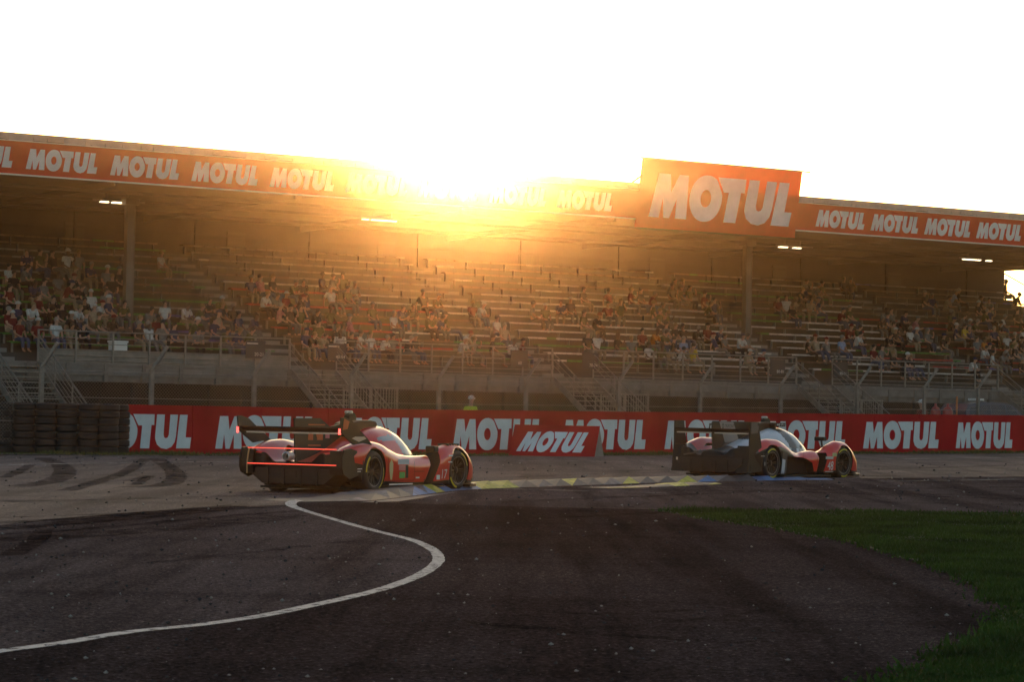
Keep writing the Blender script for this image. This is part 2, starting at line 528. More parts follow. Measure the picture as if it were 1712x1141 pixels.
# ------------------------------------------------------------------ kerb: saw-toothed blocks painted blue, yellow and white
M_KY = mat('kerb_yellow', (0.50, 0.42, 0.02), 0.6, 0.5, 6)
M_KB = mat('kerb_blue', (0.06, 0.16, 0.36), 0.6, 0.45, 6)
M_KW = mat('kerb_worn_white', (0.17, 0.145, 0.15), 0.65, 0.6, 5)
M_KD = mat('kerb_rubbered', (0.035, 0.030, 0.034), 0.6, 0.5, 6)
def kerb(pxs, width, tooth, high, colour):
    path = smooth_path([ground_at(*p) for p in pxs], tooth * 0.999)
    # even spacing
    acc, out = 0.0, [path[0]]
    for a, b in zip(path, path[1:]):
        acc += (b - a).length
        if acc >= tooth: out.append(b); acc = 0.0
    mb = MB()
    n = len(out) - 1
    for i in range(n):
        a, b = out[i], out[i + 1]
        d = (b - a).normalized(); l = Vector((-d.y, d.x, 0))      # away from the run-off, towards the track
        h = high * min(1.0, (i + 0.4) / 4, (n - i) / 4)
        c0, c1 = colour(i / n, i)
        A, B = a - d * 0.01, b - d * 0.012
        m = (A + B) / 2
        z = Vector((0, 0, 1))
        v = [A + z * 0.004, B + z * 0.004, A + l * width * 0.55 + z * h * 0.25, B + l * width * 0.25 + z * h,
             A + l * width + z * h * 0.15, B + l * width + z * h * 0.55, A + l * width - z * 0.02, B + l * width - z * 0.02, B - z * 0.02, A - z * 0.02]
        mb.add(v, [(0, 1, 3), (0, 3, 2), (2, 3, 5, 4), (4, 5, 7, 6), (1, 8, 7, 5, 3), (0, 2, 4, 6, 9)], [c0, c1, c1, 3, 2, 3])
    return mb
def kcol(t, i):
    if t < 0.17: return ((3, 3), (2, 3), (3, 3), (3, 2))[i % 4]
    if t < 0.22: return 1, 2
    if t < 0.28: return 0, 0
    if t < 0.335: return 1, 1
    if t < 0.41: return 0, 0
    if t < 0.62: return ((3, 3), (2, 3), (3, 3), (3, 0))[i % 4]
    if t < 0.70: return ((0, 3), (3, 3), (2, 3))[i % 3]
    if t < 0.86: return ((3, 3), (0, 3), (1, 3), (3, 2))[i % 4]
    return 1, 1
k1 = kerb([(512, 840), (560, 839), (620, 838), (690, 830), (777, 820), (900, 815), (1010, 811), (1100, 808), (1200, 806), (1300, 804), (1395, 803)], 0.95, 0.62, 0.125, kcol)
tag(k1.build('kerb', [M_KY, M_KB, M_KW, M_KD]), kind='structure')
k2 = kerb([(1012, 817), (1075, 816), (1130, 814), (1225, 809)], 0.55, 0.62, 0.11, lambda t, i: ((0, 3), (3, 3), (0, 0), (3, 3))[i % 4])
tag(k2.build('kerb', [M_KY, M_KB, M_KW, M_KD]), kind='structure')
mb = MB()
mb.sheet([tuple(ground_at(*p).xy) for p in [(600, 842), (668, 840), (770, 823), (690, 831.5), (628, 839)]], lambda x, y: (x, y, 0.0085))
tag(mb.build('kerb_apron', mat('apron_concrete', (0.12, 0.10, 0.11), 0.7, 0.4, 3)), kind='structure')

# ------------------------------------------------------------------ grass infield on the right, and the verge under the wall
M_SOIL = mat('dry_soil', (0.014, 0.016, 0.008), 0.9, 0.5, 3)
M_BLADE = mat('grass_blades', (0.050, 0.098, 0.015), 0.7, 0.5, 0.9, spec=0.1, col2=(0.014, 0.030, 0.007))
M_DRYBLADE = mat('verge_blades', (0.10, 0.11, 0.03), 0.7, 0.5, 0.7, spec=0.2, col2=(0.05, 0.06, 0.018))
gpx = [(1095, 855), (1250, 880), (1330, 892), (1400, 905), (1480, 925), (1550, 947), (1610, 970), (1655, 992), (1690, 1020), (1694, 1045), (1670, 1070), (1610, 1098), (1540, 1135), (1480, 1180)]
edge = smooth_path([ground_at(*p) for p in gpx], 0.5)
poly = [(p.x, p.y) for p in edge] + [(4.0, 7.5), (14, 7.5), (20, 22), (13.0, 35.2)]
top_edge = [ground_at(*p) for p in [(1730, 861), (1500, 858), (1300, 856), (1180, 855)]]
poly = [(p.x + rnd.gauss(0, .05), p.y + rnd.gauss(0, .10)) for p in edge] + [(9, edge[-1].y), (14, 20), (top_edge[0].x + 4, top_edge[0].y)] + [(p.x, p.y) for p in top_edge]
mb = MB(); mb.sheet(poly, lambda x, y: (x, y, 0.010))
tag(mb.build('grass_soil', M_SOIL), kind='structure')
def inside(x, y, P):
    c = False; j = len(P) - 1
    for i in range(len(P)):
        if (P[i][1] > y) != (P[j][1] > y) and x < (P[j][0] - P[i][0]) * (y - P[i][1]) / (P[j][1] - P[i][1]) + P[i][0]: c = not c
        j = i
    return c
def blades(name, pts, hmin, hmax, m, wide=0.012):
    vs, fs = [], []
    for x, y, k in pts:
        a = rnd.uniform(0, 6.283); h = rnd.uniform(hmin, hmax) * k
        w = wide * rnd.uniform(0.7, 1.5); lx, ly = rnd.gauss(0, 0.4) * h, rnd.gauss(0, 0.4) * h
        z = gz(x, y) + 0.008; i = len(vs)
        cx, cy = math.cos(a) * w, math.sin(a) * w
        vs += [(x - cx, y - cy, z), (x + cx, y + cy, z), (x + lx, y + ly, z + h)]
        fs.append((i, i + 1, i + 2))
    me = bpy.data.meshes.new(name); me.from_pydata(vs, [], fs)
    o = link(name, me, m); tag(o, kind='stuff'); return o
pts = []
x0, x1 = min(p[0] for p in poly), max(p[0] for p in poly); y0, y1 = min(p[1] for p in poly), max(p[1] for p in poly)
while len(pts) < 90000:
    # denser near the camera, where blades show larger
    y = y0 + (y1 - y0) * rnd.random() ** 1.3; x = rnd.uniform(x0, min(x1, 0.205 * y + 0.5))
    q = x + rnd.gauss(0, 0.07), y + rnd.gauss(0, 0.25)
    if inside(x, y, poly):
        c = math.sin(q[0] * 2.3 + q[1] * 0.9) + math.sin(q[0] * 0.8 - q[1] * 1.7) + math.sin(q[0] * 5.1 + 1) * 0.5
        pts.append((q[0], q[1], 0.75 + 0.17 * c))
blades('grass', pts, 0.025, 0.075, M_BLADE, 0.010)

# ------------------------------------------------------------------ the red wall along the far side of the track
W0, W1 = Vector((-11.14, 77, 0)), Vector((19.6, 103, 0))
WD = (W1 - W0).normalized(); WN = Vector((WD.y, -WD.x, 0))       # WN faces the track
WLEN = 49.0
MW = Matrix(((WD.x, -WN.x, 0, W0.x), (WD.y, -WN.y, 0, W0.y), (0, 0, 1, 0), (0, 0, 0, 1)))   # t along, b behind, z up
WH = 1.42
def wz(t):
    p = W0 + WD * t
    return gz(p.x, p.y)
def t_of(px):
    k = ray(px, 730).x
    return (k * W0.y - W0.x) / (WD.x - k * WD.y)
M_RED = mat('banner_red', (0.40, 0.010, 0.020), 0.6, 0.25, 0.9, spec=0.05, bump=0.05)
M_LET = mat('banner_white', (0.62, 0.66, 0.70), 0.6, 0.13, 1.4, spec=0.3)
M_CONC = mat('concrete', (0.30, 0.28, 0.26), 0.85, 0.35, 2.0)
wall = thing('advertising_wall', 'long red advertising wall with white lettering along the far side of the track', 'wall', MW)
mb = MB(); t = 0.0
while t < WLEN:
    e = min(t + 2.45, WLEN)
    a, b = wz(t), wz(e); i = rnd.uniform(0, 0.012)
    mb.add([(t + .006, i, a - .05), (e - .006, i, b - .05), (e - .006, .28, b - .05), (t + .006, .28, a - .05), (t + .006, i, a + WH), (e - .006, i, b + WH), (e - .006, .28, b + WH), (t + .006, .28, a + WH)],
           [(0, 3, 2, 1), (4, 5, 6, 7), (0, 1, 5, 4), (1, 2, 6, 5), (2, 3, 7, 6), (3, 0, 4, 7)])
    t = e
mb.build('panel', M_RED, wall)
mb = MB()
starts = [t_of(x) for x in (360, 565, 757, 940, 1111, 1280, 1443, 1598)]
starts = [2 * starts[0] - starts[1]] + starts
while len(starts) < 12: starts.append(starts[-1] + 4.05)
for k, s0 in enumerate(starts[:-1]):
    W = (starts[k + 1] - s0) * 0.81
    if s0 + W > WLEN: break
    def f(x, y, s0=s0, W=W):
        tt = s0 + x * W
        return (tt, -0.006, wz(tt) + WH * (0.125 + 0.70 * y))
    lay_word(mb, f, 0, skip_first=(k == 0))
mb.build('lettering', M_LET, wall)
tag(wall)

# verge blades along its foot
pts = []
for _ in range(16000):
    t = rnd.uniform(-16, WLEN); b = -abs(rnd.gauss(0, 1)) * 1.1 - 0.05
    if b < -2.4: continue
    c = math.sin(t * 1.9) + math.sin(t * 0.7 + 1) + math.sin(t * 4.3)
    if c < -0.6 and rnd.random() < 0.7: continue
    p = W0 + WD * t - WN * b * -1 if False else W0 + WD * t + WN * (-b)
    pts.append((p.x, p.y, 0.7 + 0.2 * c))
blades('verge_grass', pts, 0.04, 0.15, M_DRYBLADE, 0.02)
mb = MB(); vs = []
for i in range(34):
    t = -16 + i * (WLEN + 16) / 33
    for off in (0.02, 2.0 + 0.3 * math.sin(i * 1.7)):
        p = W0 + WD * t + WN * off; vs.append((p.x, p.y, gz(p.x, p.y) + 0.012))
mb.add(vs, [(2 * i, 2 * i + 2, 2 * i + 3, 2 * i + 1) for i in range(33)])
tag(mb.build('verge_soil', mat('verge_soil', (0.075, 0.07, 0.03), 0.9, 0.5, 2)), kind='structure')

# ------------------------------------------------------------------ A-shaped sign standing in front of the wall
a, b = ground_at(853, 763), ground_at(992, 763)
Y = 82.0
def foot(px, Y): 
    d = ray(px, 760); return Vector((d.x * Y, Y, gz(d.x * Y, Y)))
L0, L1 = foot(852, 84.1), foot(993, 83.1)
dx = (L1 - L0); ln = dx.length; dx.normalize(); nx = Vector((dx.y, -dx.x, 0))
MA = Matrix(((dx.x, -nx.x, 0, L0.x), (dx.y, -nx.y, 0, L0.y), (0, 0, 1, min(L0.z, L1.z)), (0, 0, 0, 1)))
sign = thing('trackside_sign', 'low red A-shaped board with slanted white lettering standing before the wall', 'sign', MA)
mb = MB(); hh, dep = 0.96, 0.95
lean = lambda z: dep / 2 * z / hh
mb.prism([(0, 0.0), (dep / 2, hh), (dep, 0.0)], lambda y, z: (0, y, z), lambda y, z: (ln, y, z), 0)
mb.build('body', mat('sign_grey', (0.17, 0.16, 0.165), 0.6, 0.3, 3), sign)
mb = MB()
mb.prism([(-0.02, 0.015), (ln + 0.02, 0.015), (ln + 0.02, hh + 0.02), (-0.02, hh + 0.02)], lambda x, z: (x, lean(z) - 0.012, z), lambda x, z: (x, lean(z) - 0.03, z), 0)
mb.build('front_board', M_RED, sign)
mb = MB()
lay_word(mb, lambda x, y: (ln * (0.07 + 0.78 * x + 0.07 * y), lean(hh * (0.16 + 0.66 * y)) - 0.036, hh * (0.16 + 0.66 * y)))
mb.build('lettering', M_LET, sign)

# ------------------------------------------------------------------ tyre stacks left of the wall
M_TYRE = mat('tyre_rubber', (0.018, 0.016, 0.016), 0.7, 0.4, 5)
M_WALLT = mat('wheel_dark', (0.012, 0.012, 0.013), 0.6)
mb = MB()
R0 = 0.315
prof = [(0.17, -0.085), (0.20, -0.098), (0.27, -0.100), (0.30, -0.085), (R0, -0.055), (R0 + .004, -0.03), (R0 - .008, -0.022), (R0 - .008, -0.012), (R0 + .004, -0.006),
        (R0 + .004, 0.006), (R0 - .008, 0.012), (R0 - .008, 0.022), (R0 + .004, 0.03), (R0, 0.055), (0.30, 0.085), (0.27, 0.100), (0.20, 0.098), (0.17, 0.085)]
mb.lathe(prof, 28, 0, Matrix.Rotation(R(90), 4, 'X'), True, True)
tyre_me = None
stacks = [(180, 76.2, 'in the stack nearest the red wall'), (147, 76.1, 'in the second stack from the red wall'), (110, 76.0, 'in the third stack from the red wall'),
          (75, 75.9, 'in the fourth stack from the red wall'), (38, 75.8, 'in the fifth stack from the red wall'), (1, 75.7, 'in the stack cut by the left edge'),
          (-36, 75.6, 'in the stack just outside the left edge'), (197, 77.0, 'in the narrow stack half hidden beside the red wall')]
for sx, Y, where in stacks:
    p = foot(sx, Y)
    for k in range(7):
        if tyre_me is None:
            o = mb.build('tyre', M_TYRE); tyre_me = o.data
        else:
            o = bpy.data.objects.new('tyre', tyre_me); COL.objects.link(o)
        o.location = (p.x + rnd.uniform(-.018, .018), p.y + rnd.uniform(-.02, .02), p.z + 0.102 + k * 0.2035)
        o.rotation_euler = (0, 0, rnd.uniform(0, 6.28)); s = rnd.uniform(0.965, 1.0); o.scale = (s, s, 1)
        tag(o, ('topmost' if k == 6 else 'lowest' if k == 0 else ORD[k]) + ' black tyre ' + ('from the ground ' if 0 < k < 6 else '') + where, 'tyre', 'tyres stacked beside the red wall')

# ------------------------------------------------------------------ catch fence just behind the wall
M_GALV = mat('galvanised_steel', (0.20, 0.19, 0.18), 0.5, 0.35, 5, metal=0.35)
M_WIRE = mat('fence_wire', (0.15, 0.14, 0.13), 0.55, metal=0.2)
fence = thing('catch_fence', 'tall chain-link fence with kinked steel posts behind the red wall', 'fence', MW)
FB, FT = 0.75, 2.35                # metres behind the wall face, height of the straight part
mb = MB(); pitch_w = 0.105
t0, t1 = -15.0, WLEN
zlo, zhi = 0.3, FT
span = zhi - zlo
n = int((t1 - t0 + span) / pitch_w)
rw = 0.0042
for sgn in (1, -1):
    for i in range(n):
        ts = t0 - span + i * pitch_w if sgn > 0 else t0 + i * pitch_w
        te = ts + sgn * span
        za, zb = zlo, zhi
        for (ta, tb) in ((ts, te),):
            if max(ta, tb) < t0 or min(ta, tb) > t1: continue
            a = Vector((ta, FB + sgn * 0.003, za + wz(max(t0, min(t1, ta)))))
            b = Vector((tb, FB + sgn * 0.003, zb + wz(max(t0, min(t1, tb)))))
            d = (b - a).normalized(); x = Vector((0, rw, 0)); y = d.cross(Vector((0, 1, 0))).normalized() * rw
            mb.add([a + x, a + y - x * .5, a - y - x * .5, b + x, b + y - x * .5, b - y - x * .5], [(0, 1, 4, 3), (1, 2, 5, 4), (2, 0, 3, 5)])
mb.build('wire_mesh', M_WIRE, fence)
mb = MB()
for z in (0.9, 1.6, FT):
    mb.tube([(t0, FB, z + wz(0)), (0, FB, z + wz(0)), (12, FB, z + wz(12)), (24, FB, z + wz(24)), (36, FB, z + wz(36)), (t1, FB, z + wz(t1))], 0.012, 5)
mb.build('tension_wire', M_GALV, fence)
for pxx in (-110, 90, 275, 447, 610, 757, 903, 1058, 1195, 1330, 1458, 1570, 1660, 1760):
    t = t_of(pxx); z = wz(t)
    mb = MB()
    mb.box(t - .06, t + .06, FB - .05, FB + .05, z - .1, z + FT + .1)
    mb.bar((t, FB, z + FT + .08), (t + .25, FB - .42, z + FT + .78), .08, .09)
    mb.build('post', M_GALV, fence)

# ------------------------------------------------------------------ the grandstand
S0, S1 = -42.0, 40.6
ROWS, RISE, RUN, V1, Z1 = 15, 0.335, 0.75, 1.8, 3.0
BACK = V1 + ROWS * RUN + 0.2
def rowz(k): return Z1 + (k + 1) * RISE
AISLES = [-34.4, -21.7, -9.3, 3.1, 17.2, 28.9]
M_STEEL = mat('stand_steel', (0.16, 0.15, 0.14), 0.55, 0.35, 2, metal=0.2)
M_SLAB = mat('stand_concrete', (0.19, 0.185, 0.175), 0.85, 0.4, 1.2)
M_TERR = mat('terrace_boards', (0.050, 0.047, 0.040), 0.8, 0.4, 1.5, stretch=(0.3, 1, 1))
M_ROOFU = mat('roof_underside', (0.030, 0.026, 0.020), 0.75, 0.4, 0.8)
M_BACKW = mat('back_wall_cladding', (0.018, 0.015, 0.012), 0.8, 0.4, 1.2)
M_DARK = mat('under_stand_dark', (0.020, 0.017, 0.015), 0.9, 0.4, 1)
M_ZINC = mat('roof_zinc', (0.30, 0.28, 0.27), 0.5, 0.35, 0.7, metal=0.3)
M_GAL2 = mat('railing_steel', (0.26, 0.245, 0.225), 0.45, 0.3, 4, metal=0.4)
stand = thing('grandstand', 'long covered grandstand with stepped seating under a flat roof on steel poles', 'grandstand', MS)
mb = MB()
mb.box(S0, S1, 0, V1 + 0.05, 2.55, Z1)                                   # front walkway
mb.build('walkway_slab', M_SLAB, stand)
mb = MB()
mb.bar((S0, 0.18, 2.43), (S1, 0.18, 2.43), 0.16, 0.24)
mb.bar((S0, -0.012, 2.90), (S1, -0.012, 2.90), 0.02, 0.10)
s = S0 + 0.6
while s < S1:
    mb.add([(s - .07, -.06, 2.30), (s + .07, -.06, 2.30), (s + .07, 0.30, 2.30), (s - .07, .30, 2.30), (s - .07, -.06, 2.99), (s + .07, -.06, 2.99), (s + .07, .2, 2.54), (s - .07, .2, 2.54)],
           [(0, 3, 2, 1), (4, 5, 6, 7), (0, 1, 5, 4), (1, 2, 6, 5), (2, 3, 7, 6), (3, 0, 4, 7)])
    s += 1.55
mb.build('edge_beam', M_STEEL, stand)
prof = [(V1, Z1 - 0.5), (V1, Z1)]
for k in range(ROWS):
    v = V1 + k * RUN; prof += [(v, rowz(k)), (v + RUN, rowz(k))]
prof[1] = (V1, Z1 - 0.2)
prof = [(V1, Z1 - 0.4)] + [q for k in range(ROWS) for q in ((V1 + k * RUN, rowz(k)), (V1 + k * RUN + RUN, rowz(k)))] + [(BACK, rowz(ROWS - 1) - 0.2), (BACK, rowz(ROWS - 1) - 0.6)]
mb = MB(); mb.prism(prof, lambda v, z: (S0, v, z), lambda v, z: (S1, v, z))
mb.build('terrace', M_TERR, stand)
for a in AISLES:                                                         # half steps in the gangways
    repeat('gangway_step', M_SLAB, stand, (-.55, .55, -.34, -.002, .002, RISE * .5), [(a, V1 + k * RUN, rowz(k) - RISE) for k in range(ROWS)])
mb = MB()
ZR0, ZR1 = 9.86, 9.62
mb.add([(S0, BACK, 0), (S1, BACK, 0), (S1, BACK + .15, 0), (S0, BACK + .15, 0), (S0, BACK, ZR1 + .1), (S1, BACK, ZR1 + .1), (S1, BACK + .15, ZR1 + .1), (S0, BACK + .15, ZR1 + .1)],
       [(0, 3, 2, 1), (4, 5, 6, 7), (0, 1, 5, 4), (1, 2, 6, 5), (2, 3, 7, 6), (3, 0, 4, 7)])
s = S0
while s < S1:
    mb.box(s, s + .12, BACK - .08, BACK - .002, rowz(ROWS - 1), ZR1)
    s += 5.7
mb.box(S0, S1, BACK - .05, BACK - .001, 8.95, 9.05)
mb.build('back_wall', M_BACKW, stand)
repeat('exit_door', mat('door_grey', (0.020, 0.017, 0.014), 0.6, 0.3, 2), stand, (0, .9, -.03, -.0015, 0, 1.15), [(S0 + 5 + 7.7 * i, BACK, rowz(ROWS - 1)) for i in range(10)])
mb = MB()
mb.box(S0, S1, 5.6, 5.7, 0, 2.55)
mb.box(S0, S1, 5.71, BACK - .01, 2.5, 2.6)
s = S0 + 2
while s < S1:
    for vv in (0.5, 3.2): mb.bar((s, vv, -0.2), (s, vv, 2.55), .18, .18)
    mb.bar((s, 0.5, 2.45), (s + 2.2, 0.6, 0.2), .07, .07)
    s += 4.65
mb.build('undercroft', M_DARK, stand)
def roof_u(v): return ZR0 + (ZR1 - ZR0) * v / BACK
mb = MB()
mb.add([(S0, -.02, ZR0), (S1, -.02, ZR0), (S1, BACK + .4, roof_u(BACK + .4)), (S0, BACK + .4, roof_u(BACK + .4)),
        (S0, .25, 11.25), (S1, .25, 11.25), (S1, BACK + .4, 10.2), (S0, BACK + .4, 10.2)],
       [(0, 3, 2, 1), (4, 5, 6, 7), (0, 1, 5, 4), (1, 2, 6, 5), (2, 3, 7, 6), (3, 0, 4, 7)])
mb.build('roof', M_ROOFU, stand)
mb = MB()
s = S0 + 1.0
while s < S1:
    mb.bar((s, .1, ZR0 - .13), (s, BACK, ZR1 - .13), .10, .24)
    s += 7.7
for v in (1.6, 4.75, 8.5):
    mb.bar((S0, v, roof_u(v) - .30), (S1, v, roof_u(v) - .30), .12, .12)
mb.build('roof_beams', mat('roof_beam_steel', (0.030, 0.026, 0.020), 0.6, 0.3, 1.5), stand)
mb = MB()
mb.box(S0, S1, -.16, .30, 11.13, 11.29)
s = S0
while s < S1:                                                            # folded edge sheets with clips
    w = rnd.uniform(.5, 1.0)
    mb.box(s + .01, s + w - .01, -.19 - rnd.uniform(0, .01), -.162, 11.02 + rnd.uniform(-.03, .03), 11.15)
    if rnd.random() < 0.6: mb.box(s + .2, s + .26, -.205, -.19, 10.97, 11.06, 1)
    s += w
mb.build('gutter', [M_ZINC, M_STEEL], stand)
for s in (-15.1, 15.95):
    mb = MB()
    mb.box(s - .13, s + .13, 4.42, 4.68, Z1 - .2, roof_u(4.5) - .2)
    mb.box(s - .17, s - .131, 4.40, 4.70, Z1 - .2, roof_u(4.5) - .2)
    mb.box(s + .131, s + .17, 4.40, 4.70, Z1 - .2, roof_u(4.5) - .2)
    mb.box(s - .3, s + .3, 4.3, 4.8, roof_u(4.5) - .45, roof_u(4.5) - .2)
    mb.build('column', mat('column_paint', (0.12, 0.105, 0.085), 0.5, 0.3, 1), stand)

# banner along the roof edge and the big board
TILT = 0.16                        # metres forward per metre up
M_RED2 = vinyl('roof_banner_red', (0.60, 0.014, 0.010), (0.80, 0.10, 0.03))
M_LET2 = vinyl('roof_banner_white', (0.80, 0.79, 0.80), (0.8, 0.75, 0.72))
M_TRIM = mat('banner_trim', (0.66, 0.58, 0.54), 0.5)
banner = thing('roof_banner', 'narrow red banner repeating white lettering along the front edge of the grandstand roof', 'banner', MS)
FB0, FH = 9.80, 1.17
fy = lambda z: -.04 - (z - FB0) * TILT
mb = MB(); mb.prism([(S0, FB0), (S1, FB0), (S1, FB0 + FH), (S0, FB0 + FH)], lambda s, z: (s, fy(z), z), lambda s, z: (s, fy(z) + .03, z))
mb.build('panel', M_RED2, banner)
mb = MB()
ws = []
s = -21.57 - 3.37 * 6
while s < 4.2: ws.append(s); s += 3.37
ws = [w for w in ws if w < 2.3]
s = 16.02
while s < S1 - 2.9: ws.append(s); s += 3.235
for w in ws:
    if w < S0: continue
    lay_word(mb, lambda x, y: (w + 2.83 * x, fy(FB0 + .21 + .76 * y) - .006, FB0 + .21 + .76 * y))
mb.build('lettering', M_LET2, banner)
mb = MB()
mb.bar((S0, fy(FB0) - .03, FB0 - .03), (S1, fy(FB0) - .03, FB0 - .03), .06, .055)
mb.bar((S0, fy(FB0 + FH) - .02, FB0 + FH + .02), (S1, fy(FB0 + FH) - .02, FB0 + FH + .02), .04, .03)
mb.build('trim', M_TRIM, banner)

board = thing('roof_signboard', 'large red board with big white lettering rising above the grandstand roof edge', 'sign', MS)
BA, BB, BZ0, BZ1 = 5.82, 14.55, 9.40, 12.26
by = lambda z: -.42 - (z - BZ0) * TILT
mb = MB(); mb.sheet([(BA, BZ0), (BB, BZ0), (BB, BZ1), (BA, BZ1)], lambda s, z: (s, by(z), z))
mb.build('panel', M_RED2, board)
mb = MB()
BW = BB - BA; BHH = BZ1 - BZ0
lay_word(mb, lambda x, y: (BA + BW * (.075 + .885 * x), by(BZ0 + BHH * (.165 + .665 * y)) - .008, BZ0 + BHH * (.165 + .665 * y)))
mb.build('lettering', M_LET2, board)
mb = MB()
mb.bar((BA - .05, by(BZ1) + .02, BZ1 + .03), (BB + .45, by(BZ1) + .02, BZ1 + .03), .10, .05)
for s in (BA + .8, BA + 3.2, BA + 5.6, BB - .8):
    mb.bar((s, by(BZ0 + .3) + .06, BZ0 + .3), (s, .3, ZR0 + .5), .06, .06)
    mb.bar((s, by(BZ1 - .2) + .06, BZ1 - .2), (s, 1.5, 11.15), .06, .06)
mb.build('frame', M_STEEL, board)

# lamps under the roof
M_LAMP = mat('lamp_glow', (1, 0.9, 0.7), 0.4, emit=((1.0, 0.80, 0.48), 1.8))
for s, where, parts in ((-15.75, 'at the head of the left roof pole', ((-.55, -.2), (-.05, .75))), (-3.6, 'under the roof below the sun', ((-.8, -.5), (-.35, .85))),
                        (18.6, 'below the right end of the big board', ((-.65, -.15), (.2, .65))), (30.1, 'under the roof near the right edge', ((-.6, .55), (.95, 1.3)))):
    lp = thing('roof_lamp', 'glowing tube lamp ' + where, 'lamp', MS @ Matrix.Translation((s, 4.75, roof_u(4.75) - .36)), 'lamps under the roof')
    mb = MB(); mb.box(-.9, 1.35, -.07, .07, .02, .08); mb.box(-.3, -.25, -.02, .02, .0801, .32); mb.box(.6, .65, -.02, .02, .0801, .32)
    mb.build('housing', M_STEEL, lp)
    for a, b in parts:
        mb = MB(); mb.box(a, b, -.06, .06, -.045, .018); mb.build('tube', M_LAMP, lp)

# railings along the walkway, a panel of them between each pair of stairs
def railing(s0, s1, label, solid):
    t = thing('walkway_railing', label, 'railing', MS, 'railings along the walkway')
    n = max(2, round((s1 - s0) / 1.55))
    repeat('post', M_GAL2, t, (-.03, .03, .02, .08, -.35, 1.18), [(s0 + (s1 - s0) * i / n, 0, Z1) for i in range(n + 1)])
    mb = MB()
    for z, r in ((1.16, .028), (.92, .016), (.70, .016), (.48, .016), (.26, .016), (.08, .016)):
        mb.tube([(s0, .05, Z1 + z), (s1, .05, Z1 + z)], r, 6)
    mb.build('rails', M_GAL2, t)
    if solid:
        mb = MB(); mb.box(s0, s1, .09, .11, Z1 - .02, Z1 + .50)
        mb.build('kick_panel', mat('kick_panel', (0.20, 0.19, 0.17), 0.6, 0.3, 2), t)
STAIRS = [-21.9, -9.3, 3.1, 16.2, 28.4]
ends = [S0] + [x for st in STAIRS for x in (st - 1.05, st + 1.05)] + [S1]
rl = ['steel railing left of the leftmost stairs', 'steel railing with solid kick panel under the left roof pole', 'steel railing above the rear of the red car',
      'steel railing between the cars below the sun', 'steel railing above the dark car', 'steel railing at the far right end of the walkway']
for i in range(6): railing(ends[2 * i], ends[2 * i + 1], rl[i], i in (0, 1))
mb = MB()

# stairs down to the ground
def stairs(sc, label, big=False):
    w = 1.0; run = 4.6
    t = thing('access_stairs', label, 'stairs', MS, 'stairs up to the walkway')
    n = 14
    repeat('tread', M_GAL2, t, (-w + .04, w - .04, -.16, .13, -.02, .02), [(sc, -run * (i + .5) / n, Z1 - .1 - 2.75 * (i + .5) / n) for i in range(n)])
    for q in (-1, 1):
        mb = MB(); mb.bar((sc + q * w, -.02, Z1 - .12), (sc + q * w, -run, Z1 - .12 - 2.75), .05, .26)
        mb.build('stringer', M_GAL2, t)
    for q in ((-1, 1)):
        mb = MB(); e = sc + q * (w + .03)
        for h, r in ((1.0, .026), (.75, .014), (.5, .014)) if not big else ((1.0, .032), (.8, .014), (.6, .014), (.4, .014), (.2, .014)):
            mb.tube([(e, .05, Z1 + h), (e, -run, Z1 + h - 2.75)], r, 6)
        for i in range(4):
            f = i / 3.0; mb.bar((e, -run * f + .03, Z1 - 2.75 * f - .1), (e, -run * f + .03, Z1 - 2.75 * f + 1.0), .045, .045)
        mb.build('handrail', M_GAL2, t)
    mb = MB(); mb.bar((sc, -.9, Z1 - .7), (sc, -.9, .2), .07, .07); mb.bar((sc, -3.0, Z1 - 1.95), (sc, -3.0, .0), .07, .07)
    mb.build('support', M_STEEL, t)
for sc, lab, big in zip(STAIRS, ('steel stairs with long handrails behind the tyre stacks', 'open steel stairs behind the rear of the red car', 'open steel stairs above the A-shaped board',
                                 'open steel stairs right above the dark car', 'open steel stairs behind the parked vehicle'), (True, False, False, False, False)):
    stairs(sc, lab, big)
# bar gates beside the stairs
for sc, lab in ((-9.3, 'barred steel gate right of the stairs behind the red car'), (3.1, 'barred steel gate right of the stairs above the A-shaped board'),
                (16.2, 'barred steel gate right of the stairs above the dark car')):
    g = thing('barred_gate', lab, 'gate', MS, 'barred gates beside the stairs')
    a, b = sc + 1.15, sc + 3.6
    mb = MB()
    for z in (.35, 2.35): mb.bar((a, -.4, z), (b, -.4, z), .05, .05)
    for s in (a, (a + b) / 2, b): mb.bar((s, -.4, -.1), (s, -.4, 2.4), .07, .07)
    mb.build('frame', M_GAL2, g)
    mb = MB(); s = a + .13
    while s < b: mb.bar((s, -.4, .37), (s, -.4, 2.33), .022, .022); s += .13
    mb.build('bars', M_GAL2, g)

